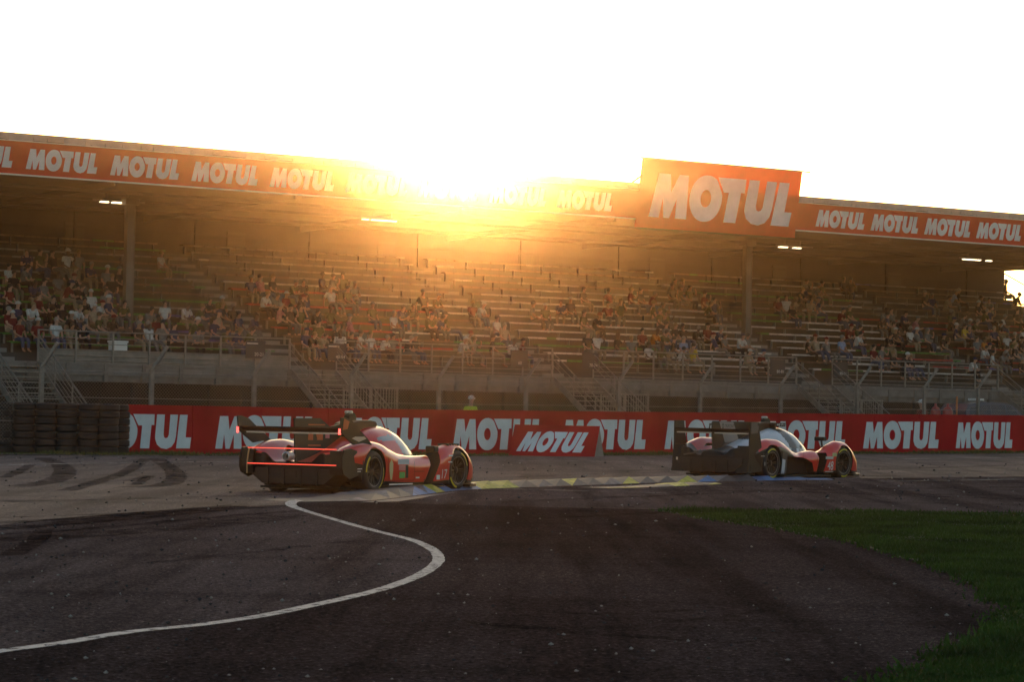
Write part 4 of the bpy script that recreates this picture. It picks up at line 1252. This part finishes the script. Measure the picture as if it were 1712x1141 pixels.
WB = 3.15
def body_mesh(p):
    X0, X1 = p['x0'], 4.0
    xs = [X0 + (X1 - X0) * i / 150 for i in range(151)]
    T = 45
    def W(x): return interp(x, p['W'])
    rings = []
    def ztop(x, y, w):
        d = interp(x, p['deck']); f = interp(x, p['fend']); yf = .80
        a = abs(y)
        if a >= yf:
            t = (a - yf) / max(.02, w - yf); zf = f - .16 * min(1, t) ** 2.6
        else:
            t = min(1, (yf - a) / p.get('fw', .34)); zf = d + (f - d) * (0.5 + 0.5 * math.cos(math.pi * t)) ** 0.8
        c = interp(x, p['cock']); wc = interp(x, p['wc'])
        zc = d
        if a < wc: zc = d + max(0, c - d) * (1 - (a / wc) ** 2.5) ** .6
        A, B = max(0, zf - d), max(0, zc - d)
        if a >= yf: return zf
        return d + (A ** 3 + B ** 3) ** (1 / 3)
    def ring(x, kx=1.0, xo=None):
        w = W(x); pts = []
        top = [(-w + 2 * w * j / (2 * T)) for j in range(2 * T + 1)]
        zt = [ztop(x, y, w) for y in top]
        zb = p['zb'](x)
        side = 7
        R_, L_ = [], []
        for i in range(side):
            t = i / side
            z = zb + (zt[0] - zb) * t
            tuck = .035 * (1 - t) ** 2 + p.get('belly', 0) * math.sin(math.pi * t)
            R_.append((x, -w + tuck, z)); L_.append((x, w - tuck, z))
        pts = R_ + [(x, y, z) for y, z in zip(top, zt)] + L_[::-1]
        if kx != 1.0:
            cz = (zb + max(zt)) / 2
            pts = [((xo if xo is not None else x), q[1] * kx, cz + (q[2] - cz) * kx) for q in pts]
        return pts
    rings = [ring(X0, .70, X0 - .085), ring(X0, .82, X0 - .075), ring(X0, .91, X0 - .055), ring(X0, .97, X0 - .025)] + [ring(x) for x in xs] + [ring(X1, .94, X1 + .03), ring(X1, .8, X1 + .05)]
    n = len(rings[0]); mb = MB()
    vs = [q for r in rings for q in r]; fs = []
    for i in range(len(rings) - 1):
        for k in range(n):
            k2 = (k + 1) % n
            fs.append((i * n + k, i * n + k2, (i + 1) * n + k2, (i + 1) * n + k))
    fs.append(tuple(range(n))); fs.append(tuple(reversed(range((len(rings) - 1) * n, len(rings) * n))))
    mb.add(vs, fs, 0, True)
    return mb

def cut(body, cutters):
    for c in cutters:
        m = body.modifiers.new('cut', 'BOOLEAN'); m.operation = 'DIFFERENCE'; m.solver = 'EXACT'; m.object = c
        m.material_mode = 'INDEX' if hasattr(m, 'material_mode') else m.material_mode
    me = evaluated(body)
    old = body.data; body.modifiers.clear(); body.data = me
    bpy.data.meshes.remove(old)
    for c in cutters: drop(c)

def race_wheel(root, x, y, w, r=.355, yellow=(0.4, 1.5, 3.5, 4.6), turn=0.0):
    q = 1 if y > 0 else -1                       # outer side
    M = Matrix.Translation((x, y, r)) @ Matrix.Rotation(turn, 4, 'Z') @ Matrix.Scale(q, 4, (0, 1, 0))
    h = w / 2
    mb = MB()
    mb.lathe([(.235, h - .03), (.245, h - .005), (.28, h), (.325, h - .012), (r - .012, h - .04), (r, h - .075), (r, -h + .075), (r - .012, -h + .04), (.30, -h), (.245, -h + .01), (.235, -h + .03), (.225, 0)], 48, 0, None, True, True)
    wh = mb.build('wheel', M_RTYRE, root, M)
    mb = MB()
    mb.lathe([(.232, h - .02), (.222, h - .025), (.215, h - .07), (.205, h - .14), (.02, h - .15)], 40, 0)
    for k in range(10):
        a = 2 * math.pi * k / 10
        for da in (-.09, .09):
            mb.bar((.05 * math.cos(a), h - .075, .05 * math.sin(a)), (.218 * math.cos(a + da), h - .045, .218 * math.sin(a + da)), .022, .018)
    mb.lathe([(.065, h - .10), (.06, h - .055), (.03, h - .045), (.001, h - .045)], 16, 0)
    mb.build('rim', M_RIM, wh)
    mb = MB()
    for i in range(0, len(yellow), 2):
        a0, a1 = yellow[i], yellow[i + 1]; n = 14
        vs = []
        for k in range(n + 1):
            a = a0 + (a1 - a0) * k / n
            for rr, yy in ((.288, h + .0035), (.318, h - .004)): vs.append((rr * math.cos(a), yy, rr * math.sin(a)))
        mb.add(vs, [(2 * k, 2 * k + 1, 2 * k + 3, 2 * k + 2) for k in range(n)], 0)
    vs = []; n = 48
    for k in range(n + 1):
        a = 2 * math.pi * k / n
        for rr in (.236, .242): vs.append((rr * math.cos(a), h - .012, rr * math.sin(a)))
    mb.add(vs, [(2 * k, 2 * k + 1, 2 * k + 3, 2 * k + 2) for k in range(n)], 1)
    mb.build('sidewall_band', [M_YEL, M_SILV], wh)

def side_plate(mb, poly, y, th, mi=0):
    """upright plate in the x-z plane at y"""
    mb.prism(poly, lambda x, z: (x, y - th / 2, z), lambda x, z: (x, y + th / 2, z), mi)

def wing(root, x0, x1, z, half, m, strip):
    n = 12; up, lo = [], []
    for i in range(n + 1):
        t = i / n; x = x1 + (x0 - x1) * t
        th = .030 * math.sqrt(max(0, t)) * (1 - t) * 2.2 + .004
        c = z + .02 * math.sin(math.pi * t) * -1 + .045 * t ** 2
        up.append((x, c + th)); lo.append((x, c - th))
    prof = up + lo[::-1]; mb = MB()
    vs = [(x, -half, zz) for x, zz in prof] + [(x, half, zz) for x, zz in prof]; k = len(prof)
    mb.add(vs, [(i, (i + 1) % k, (i + 1) % k + k, i + k) for i in range(k)], 0, True)
    mb.add(vs[:k], [tuple(range(k))]); mb.add(vs[k:], [tuple(reversed(range(k)))])
    # bright flap under the trailing edge
    w = mb.build('rear_wing', m, root)
    mb = MB()
    for a, b in strip: mb.box(x0 - .02, x0 + .10, a, b, z - .062, z - .036)
    mb.build('wing_flap', M_SILV, w)
    return w

def build_car(root, style):
    A = style == 'A'
    p = dict(x0=-.90 if style == 'A' else -.84,
             W=[(-.9, .93), (-.55, .985), (0, 1.0), (3.2, 1.0), (3.5, .99), (3.75, .95), (4.0, .84)],
             deck=[(-.9, .48), (0, .55), (1, .55), (2, .52), (2.6, .46), (3.2, .42), (3.7, .33), (4, .24)],
             fend=[(-.9, .70), (-.7, .77), (-.3, .845), (0, .86), (.35, .83), (.7, .735), (1.1, .645), (1.6, .61), (2.1, .615), (2.4, .66), (2.7, .765), (3.0, .815), (3.3, .80), (3.55, .72), (3.8, .55), (4.0, .36)],
             cock=[(-.9, .50), (-.5, .57), (0, .70), (.5, .88), (.9, 1.02), (1.3, 1.10), (1.6, 1.115), (1.9, 1.06), (2.2, .92), (2.5, .72), (2.8, .60), (3.2, .53), (3.6, .43), (4.0, .31)],
             wc=[(-.9, .22), (0, .34), (.6, .50), (1.2, .62), (1.8, .62), (2.2, .57), (2.5, .46), (3, .38), (4, .3)],
             zb=lambda x: .12 + (.26 * sstep(-.15, -.8, x) if x < -.15 else 0) + .0)
    if not A:
        p['fend'] = [(-.9, .70), (-.7, .71), (-.4, .80), (0, .875), (.3, .87), (.6, .80), (1.0, .63), (1.25, .575), (1.5, .60), (1.9, .625), (2.15, .60), (2.4, .64), (2.7, .77), (3.0, .84), (3.3, .82), (3.55, .71), (3.8, .53), (4.0, .34)]
        p['cock'] = [(-.9, .62), (-.5, .68), (0, .80), (.5, .94), (.9, 1.04), (1.3, 1.11), (1.6, 1.12), (1.9, 1.07), (2.2, .93), (2.5, .73), (2.8, .62), (3.2, .55), (3.6, .45), (4.0, .32)]
        p['wc'] = [(-.9, .30), (0, .40), (.6, .50), (1.2, .60), (1.8, .60), (2.2, .55), (2.5, .46), (3, .38), (4, .3)]
    mb = body_mesh(p)
    if A: mats = [M_CRED, M_CARB, M_WELL, M_CGLASS, M_WHT]
    else: mats = [M_CRED, M_CARB, M_WELL, M_CGLASS, M_CWHITE, M_CGREY]
    body = mb.build('body', mats, None)
    cutters = []
    for x in (0, WB):
        for q in (-1, 1):
            c = MB(); c.lathe([(.001, -.26), (.395, -.26), (.395, .22), (.001, .22)], 56, 2, Matrix.Translation((x, q * .86, .355)), False)
            cutters.append(c.build('cutter', mats))
    for q in (-1, 1):
        c = MB()                                   # open duct behind the front wheel
        poly_ = [(1.80, .10), (2.10, .10), (2.52, .70), (2.16, .70)] if A else [(1.92, .10), (2.22, .10), (2.40, .58), (2.02, .58)]
        c.prism(poly_, lambda x, z: (x, q * .55, z), lambda x, z: (x, q * 1.1, z), 2); cutters.append(c.build('cutter', mats))
        if not A:                                  # undercut flank
            c = MB(); c.prism([(.62, .10), (1.85, .10), (1.70, .36), (1.35, .47), (.62, .50)], lambda x, z: (x, q * .80, z), lambda x, z: (x, q * 1.1, z), 2); cutters.append(c.build('cutter', mats))
    cut(body, cutters)
    me = body.data
    # livery by place on the bodywork
    wind = []
    for f in me.polygons:
        if f.material_index == 2: continue
        c = f.center; a = abs(c.y); n = f.normal
        mi = 0
        zc_ = interp(c.x, p['cock']); dk = interp(c.x, p['deck'])
        onc = a < interp(c.x, p['wc']) and c.z > dk + .07
        if A:
            if c.z < .19 or (c.x < -.2 and c.z < .50): mi = 1
            if c.x < -.55 and (c.z < .49 or (c.x < p['x0'] - .002 and (a > .66 or a < .05))): mi = 1
            if onc and 1.52 + (1.02 - c.z) * .55 < c.x < 2.62 and c.z > .60 and c.z < 1.03 - .25 * max(0, 1.9 - c.x): mi = 3
            if onc and 1.05 < c.x <= 1.52 + (1.02 - c.z) * .55 and .86 < c.z < .90 + (c.x - 1.05) * .14: mi = 3
            if a < .2 and 1.0 < c.x < 1.5 and c.z > 1.085: mi = 1
        else:
            if c.z < .17: mi = 1
            if c.x < .95 and onc: mi = 4 if c.x > .55 or (c.x > -.35 and c.z < .85 and c.x < .35) else 5
            elif onc: mi = 4
            if c.x < .55 and not onc: mi = 0 if (c.z > .60 and n.z > .12 and c.x > -.55) else 5
            if c.x < -.25 and n.z < .4: mi = 1
            if c.x < .42 and c.z < .58: mi = 1
            if .42 < c.x < 1.3 and c.z < .62 and n.z < .25: mi = 4 if c.x < .56 and c.z < .44 else 5
            if onc and 1.62 + (1.0 - c.z) * .45 < c.x < 2.62 and c.z > .60 and c.z < 1.0: mi = 3
            if onc and 1.30 < c.x - (1.0 - c.z) * .45 <= 1.62 and c.z > .62: mi = 5
            if a < .42 and 2.62 < c.x < 3.3: mi = 4
            if 2.35 < c.x < 3.0 and a > .5 and c.z > .60: mi = 0 if n.y * c.y > 0 or n.z > .8 else 4
        f.material_index = mi
        if mi == 3: wind.append(f.index)
    body.parent = root
    # the glazing is a part of its own
    bm = bmesh.new(); bm.from_mesh(me)
    bm.faces.ensure_lookup_table()
    keep = set(wind)
    bm2 = bm.copy()
    bmesh.ops.delete(bm, geom=[f for f in bm.faces if f.index in keep], context='FACES')
    bmesh.ops.delete(bm2, geom=[f for f in bm2.faces if f.index not in keep], context='FACES')
    bm.to_mesh(me); bm.free()
    gm = bpy.data.meshes.new('windscreen'); bm2.to_mesh(gm); bm2.free()
    for f in gm.polygons: f.material_index = 0
    link('windscreen', gm, M_CGLASS, root)

    # floor, splitter, tail
    mb = MB()
    mb.prism([(-.55, -.86), (.38, -.60), (.55, -.97), (2.6, -.97), (2.75, -.60), (3.5, -.6), (3.62, -.97), (3.95, -.93), (4.12, -.70), (4.16, 0), (4.12, .70), (3.95, .93), (3.62, .97), (3.5, .6), (2.75, .60), (2.6, .97), (.55, .97), (.38, .6), (-.55, .86)],
             lambda x, y: (x, y, .055), lambda x, y: (x, y, .095))
    mb.build('floor', M_CARB, root)
    mb = MB(); mb.prism([(3.72, -.98), (3.98, -.93), (4.18, -.70), (4.24, 0), (4.18, .70), (3.98, .93), (3.72, .98), (3.72, .6), (3.72, -.6)], lambda x, y: (x, y, .10), lambda x, y: (x, y, .118)); mb.build('splitter', M_SILV, root)
    mb = MB()
    zt = .45
    dw = lambda z: .56 + .26 * min(1, max(0, (z - .13) / .20))
    mb.prism([(-.97, .15), (-.98, .24), (-.98, .33), (-.96, zt), (-.50, zt), (-.46, .33), (-.40, .24), (-.40, .10), (-.62, .10)], lambda x, z: (x, -dw(z), z), lambda x, z: (x, dw(z), z))
    for y in (-.46, -.16, .16, .46): mb.box(-1.01, -.985, y - .012, y + .012, .13, .40)
    mb.box(-.995, -.985, -.50, .50, .40, .425); mb.box(-1.0, -.985, -.07, .07, .25, .37)
    mb.build('diffuser', M_MATT, root)
    mb = MB()
    if A:
        for q in (-1, 1):
            side_plate(mb, [(-1.02, .32), (-1.07, .42), (-1.07, .60), (-1.0, .72), (-.80, .74), (-.58, .70), (-.52, .30), (-.80, .24)], q * .955, .03)
            mb.prism([(-1.03, .31), (-1.05, .42), (-1.04, .70), (-.97, .70), (-.97, .31)], lambda x, z: (x, q * .72, z), lambda x, z: (x, q * .94, z))
            mb.build('tail_panel', M_CARB, root); mb = MB()
        for z in (.722, .465):
            mb = MB(); mb.tube([(-1.08, -.86, z), (-1.085, 0, z), (-1.08, .80, z)], .008, 8); mb.build('light_strip', M_LED, root)
        mb = MB(); mb.tube([(-1.06, .79, .71), (-1.065, .805, .6), (-1.065, .82, .45), (-1.06, .82, .30)], .012, 6); mb.build('tail_trim', mat('trim_gold', (0.45, 0.34, 0.20), .35, metal=.7), root)
        mb = MB(); mb.lathe([(.04, -.02), (.075, -.02), (.075, .14), (.05, .15)], 18, 0, Matrix.Translation((-1.04, .02, .60)) @ Matrix.Rotation(R(90), 4, 'Z')); mb.build('exhaust', M_SILV, root)
        mb = MB()
        mb.prism([(-1.04, .47), (-1.04, .715), (-.96, .715), (-.96, .47)], lambda x, z: (x, .06, z), lambda x, z: (x, .10, z)); mb.build('tail_pillar', M_CARB, root)
    else:
        for q in (-1, 1):
            side_plate(mb, [(-.92, .15), (-.95, .30), (-.90, .74), (-.90, 1.235), (-.55, 1.235), (-.50, 1.0), (-.42, .72), (-.38, .45), (-.38, .18)], q * .95, .03)
            mb.prism([(-.97, .14), (-.93, .40), (-.90, .72), (-.85, .72), (-.85, .14)], lambda x, z: (x, q * (.66 + .0 * z), z), lambda x, z: (x, q * (.94 + .04 * (z < .2)), z))
            mb.build('tail_panel', M_CARB, root); mb = MB()
        mb = MB(); mb.box(-.985, -.972, .80, .84, .38, .44); mb.box(-.98, -.95, .79, .85, .37, .45, 1); mb.build('tail_light', [M_SILV, M_MATT], root)
        mb = MB(); mb.bar((-.96, .66, .50), (-.90, -.06, .63), .03, .03); mb.build('tail_trim', M_CGREY, root)
    # wing, end plates, fin
    if A:
        w = wing(root, -1.12, -.82, 1.03, .93, M_CARB, ((-.93, -.44), (-.40, -.06), (.0, .42), (.46, .80)))
        for q in (-1, 1):
            mb = MB(); pl = [(-.04, .80), (-.36, .83), (-.68, .80), (-.98, .93), (-1.14, 1.02), (-1.16, 1.24), (-1.03, 1.245), (-.80, 1.20), (-.52, 1.05), (-.24, .92)]
            side_plate(mb, pl, q * .945, .022)
            ep = mb.build('end_plate', [M_CARB], root)
            for v_ in ep.data.vertices:                      # blades lean outward towards the top
                v_.co.y += q * .06 * (v_.co.z - .8)
            mb = MB()
            if q < 0:
                side_plate(mb, [(-.76, .905), (-.44, .99), (-.26, .90), (-.51, .85)], -.962, .004); mb.build('end_plate_patch', mat('cream_patch', (0.50, 0.42, 0.33), .5), ep)
                mb = MB(); side_plate(mb, [(-1.10, 1.04), (-.94, 1.06), (-.88, 1.18), (-1.06, 1.225)], -.980, .004); mb.build('end_plate_patch', mat('patch_orange', (0.45, 0.10, 0.02), .5), ep)
            mb = MB(); mb.box(-1.175, -1.15, q * .955 - .014, q * .955 + .014, .965, 1.06); mb.build('wing_light', M_LEDB, ep)
        mb = MB(); side_plate(mb, [(-.92, .48), (-.98, 1.22), (-.12, 1.225), (.22, 1.085), (1.10, 1.20), (1.3, 1.12), (1.2, .9), (.2, .6)], 0, .022); fin = mb.build('fin', M_CARB, root)
        mb = MB()
        for a, b in ((-.52, -.36), (-.22, -.03)):
            side_plate(mb, [(a, .86), (a, 1.02), (b, 1.02), (b, .86)], -.014, .004)
        side_plate(mb, [(-.52, 1.105), (-.52, 1.125), (.04, 1.125), (.04, 1.105)], -.014, .004); side_plate(mb, [(-.30, 1.02), (-.22, 1.02), (-.22, .90)], -.014, .004); side_plate(mb, [(-.52, .76), (-.52, .785), (-.10, .785), (-.10, .76)], -.014, .004)
        mb.build('fin_patch', mat('patch_orange', (0.45, 0.10, 0.02), .5), fin)
        mb = MB(); side_plate(mb, [(.06, .89), (.06, 1.02), (.20, 1.02), (.20, .89)], -.014, .004); mb.build('fin_label', mat('label_pink', (.5, .16, .20), .5), fin)
    else:
        w = wing(root, -.93, -.63, 1.03, .93, M_CARB, ((-.93, -.42), (-.38, -.10), (.0, .30), (.34, .86)))
        mb = MB(); side_plate(mb, [(-.84, .52), (-.90, 1.0), (-.90, 1.20), (-.86, 1.235), (1.05, 1.235), (1.3, 1.1), (.6, .8), (-.2, .55)], 0, .022); fin = mb.build('fin', M_CARB, root)
        mb = MB()
        side_plate(mb, [(-.62, 1.225), (-.05, 1.225), (.22, .78), (-.38, .78)], -.014, .004, 0)
        side_plate(mb, [(-.70, .56), (-.30, .80), (.10, .80), (.0, .60)], -.014, .004, 1)
        mb.build('fin_patch', [mat('fin_taupe', (0.30, 0.27, 0.25), .5), M_CGREY], fin)
        mb = MB()
        lay_text(mb, 'TRIPOINT', .085, lambda x, y: (-.40 + x, -.018, 1.09 + y), 0, width=.40)
        hexo = [(-.475 + .048 * math.cos(math.pi / 3 * i + .5), 1.132 + .062 * math.sin(math.pi / 3 * i + .5)) for i in range(6)]; hexi = [(-.475 + .026 * math.cos(math.pi / 3 * i + .5), 1.132 + .036 * math.sin(math.pi / 3 * i + .5)) for i in range(6)]
        mb.add([(x, -.018, z) for x, z in hexo + hexi], [(i, (i + 1) % 6, (i + 1) % 6 + 6, i + 6) for i in range(6)])
        mb.build('lettering', M_MATT, fin)
        for y in (-.30, .30):
            pass
        mb = MB()
        for y in (.0,):
            mb.tube([(-.70, y + .06, 1.05), (-.78, y + .06, 1.16), (-.88, y + .06, 1.17), (-.90, y + .06, 1.05)], .02, 8)
        mb.build('wing_mount', M_CARB, w)
        mb = MB(); side_plate(mb, [(-.86, .98), (-.86, 1.225), (-.60, 1.225), (-.60, 1.16), (-.56, 1.15), (-.56, 1.10), (-.6, 1.0)], -.967, .004); mb.build('end_plate_patch', mat('patch_taupe_dark', (0.10, 0.09, 0.085), .5), root)
    # roof scoop, camera pod, mirrors
    mb = MB()
    if A:
        pr = [(.50, .92), (.70, 1.15), (.95, 1.20), (1.35, 1.205), (1.55, 1.185), (1.60, 1.14), (1.55, 1.05)]
        mb.prism(pr, lambda x, z: (x, -.17, z), lambda x, z: (x, .17, z))
    else:
        pr = [(.45, .95), (.70, 1.19), (1.0, 1.235), (1.60, 1.235), (1.60, 1.05)]
        mb.prism(pr, lambda x, z: (x, -.13, z), lambda x, z: (x, .13, z))
    sc_ = mb.build('roof_scoop', M_CARB, root)
    bv = sc_.modifiers.new('bevel', 'BEVEL'); bv.width = .035; bv.segments = 3
    mb = MB(); x = .90 if A else 1.30
    mb.prism([(x - .10, 1.19), (x - .09, 1.28), (x - .02, 1.325), (x + .09, 1.325), (x + .15, 1.27), (x + .16, 1.20)], lambda a, z: (a, -.05, z), lambda a, z: (a, .05, z))
    for yy in (-.035, .035): mb.lathe([(.001, -.03), (.028, -.025), (.028, .05), (.001, .055)], 10, 1, Matrix.Translation((x - .01, yy, 1.335)) @ Matrix.Rotation(R(90), 4, 'Z'))
    mb.build('camera_pod', [M_CARB, M_SILV], root)
    mb = MB(); mb.tube([(1.95, -.18, 1.02), (1.90, -.18, 1.25)], .004, 5); mb.build('antenna', M_MATT, root)
    if not A:
        mb = MB(); mb.box(1.30, 1.72, -.28, -.14, 1.14, 1.225); mb.build('position_panel', M_CARB, root)
        mb = MB(); lay_text(mb, '48 P1', .05, lambda x, y: (1.34 + x, -.284, 1.16 + y), 0, width=.32); mb.build('panel_digits', M_WHT, root)
    for q in (-1, 1):
        if A:
            mb = MB(); mb.box(2.24, 2.42, q * .86 - .09, q * .86 + .09, .67, .78); mo = mb.build('mirror', M_CARB, root)
        else:
            mb = MB(); mb.box(2.62, 2.76, q * .62 - .12, q * .62 + .12, .84, .93); mb.bar((2.72, q * .66, .66), (2.70, q * .64, .85), .06, .03); mo = mb.build('mirror', M_CARB, root)
        bv = mo.modifiers.new('bevel', 'BEVEL'); bv.width = .025; bv.segments = 3
    # numbers and flank decals (both sides)
    for q in (-1, 1):
        F = lambda x, z, o=.004: (x, q * (.9995 + o), z)
        num = '17' if A else '48'
        mb = MB()
        xn, zn, hn, wn_ = (2.44, .215, .165, .19) if A else (2.36, .20, .20, .25)
        if q < 0: lay_text(mb, num, hn, lambda x, y: F(xn + x + .15 * y, zn + y), 0, width=wn_)
        else: lay_text(mb, num, hn, lambda x, y: F(xn + wn_ - x, zn + y), 0, width=wn_)
        mb.build('race_number', M_WHT, root)
        mb = MB()
        quad = lambda a, b, c, d, mi: mb.add([F(a, c), F(b, c), F(b, d), F(a, d)], [(0, 1, 2, 3)], mi)
        if A:
            cm = [mat('decal_cream', (.58, .45, .22), .5), mat('decal_pale_blue', (.42, .46, .52), .5), mat('decal_pink', (.52, .16, .18), .5), mat('decal_green', (.05, .33, .06), .5), M_WHT, M_MATT]
            mb.add([F(.50 + .13 * x, .22 + .34 * z) for x, z in ((.3, 0), (.75, 0), (1.0, .45), (1.0, .8), (.5, 1.0), (0, .8), (0, .45))], [tuple(range(7))], 0)
            quad(.80, 1.20, .47, .56, 1); quad(.84, 1.08, .37, .46, 2); quad(.86, 1.06, .24, .345, 3); quad(1.08, 1.18, .24, .46, 5); quad(2.24, 2.37, .20, .28, 4)
            quad(2.70, 2.86, .60, .622, 4); quad(2.68, 2.84, .49, .512, 4)
            quad(.50, 1.35, .128, .150, 4)
            quad(1.395, 1.403, .20, .52, 5); quad(.455, .463, .20, .60, 5); quad(1.40, 1.78, .345, .352, 5); quad(.47, 1.40, .195, .201, 5); quad(1.46, 1.60, .23, .255, 4)
            quad(-.62, -.46, .40, .415, 4); quad(-.62, -.50, .36, .372, 4)
            mb.build('sponsor_decals', cm, root)
            for i in range(5):
                mb = MB(); mb.box(2.86 + i * .10, 2.90 + i * .10, q * .80 - .10, q * .80 + .10, .78, .819); mb.build('louvre', M_MATT, root)
        else:
            cm = [mat('decal_pale', (.48, .48, .46), .5), mat('decal_yellow_pale', (.45, .43, .20), .5), M_MATT]
            quad(2.28, 2.62, .44, .50, 0); quad(2.58, 2.78, .50, .58, 1); quad(1.30, 1.308, .50, .60, 2); quad(1.90, 1.908, .30, .56, 2); quad(-.50, -.34, .50, .515, 0); quad(-.34, -.32, .30, .38, 0)
            quad(2.26, 2.62, .155, .172, 0)
            mb.build('sponsor_decals', cm, root)
    for x, w_, tn in ((0, .34, 0), (WB, .31, R(-4))):
        for y in (-.83, .83):
            yl = ((.25, 1.35, 3.55, 4.5) if x else (2.2, 3.15, 5.2, 6.5)) if A else (1.2, 2.3, 4.4, 5.2)
            race_wheel(root, x, y, w_, .355, yl, tn if x else 0)

def put_car(px, py, theta, label, name, style, size):
    c = ground_at(px, py)
    d = Vector((math.sin(theta), math.cos(theta), 0)); l = Vector((-d.y, d.x, 0))
    o = c + l * 0.995 * size
    M = Matrix.Translation((o.x, o.y, gz(o.x, o.y) + .004)) @ Matrix.Rotation(R(90) - theta, 4, 'Z') @ Matrix.Scale(size, 4)
    if not style == 'A': M = M @ Matrix.Rotation(R(0.3), 4, 'X')
    root = thing(name, label, 'race car', M)
    build_car(root, style)
    return root
put_car(626, 826, R(25.3), 'red race car number 17 with two glowing red light strips across its tail', 'race_car', 'A', 0.955)
put_car(1291, 802.5, R(36.4), 'black, white and red race car number 48 with square wing end plates', 'race_car', 'B', 0.975)

# ------------------------------------------------------------------ haze volume added to give the lens's golden veil
hz = MB(); hz.box(-180, 180, -50, 330, -2, 14.2)
hm = bpy.data.materials.new('haze'); hm.use_nodes = True
nt = hm.node_tree; nt.nodes.remove(nt.nodes['Principled BSDF'])
pv = nt.nodes.new('ShaderNodeVolumePrincipled')
pv.inputs['Color'].default_value = (0.40, 0.335, 0.295, 1)
pv.inputs['Density'].default_value = 0.00041
pv.inputs['Anisotropy'].default_value = 0.974
nt.links.new(pv.outputs['Volume'], nt.nodes['Material Output'].inputs['Volume'])
tag(hz.build('haze', hm), kind='stuff')
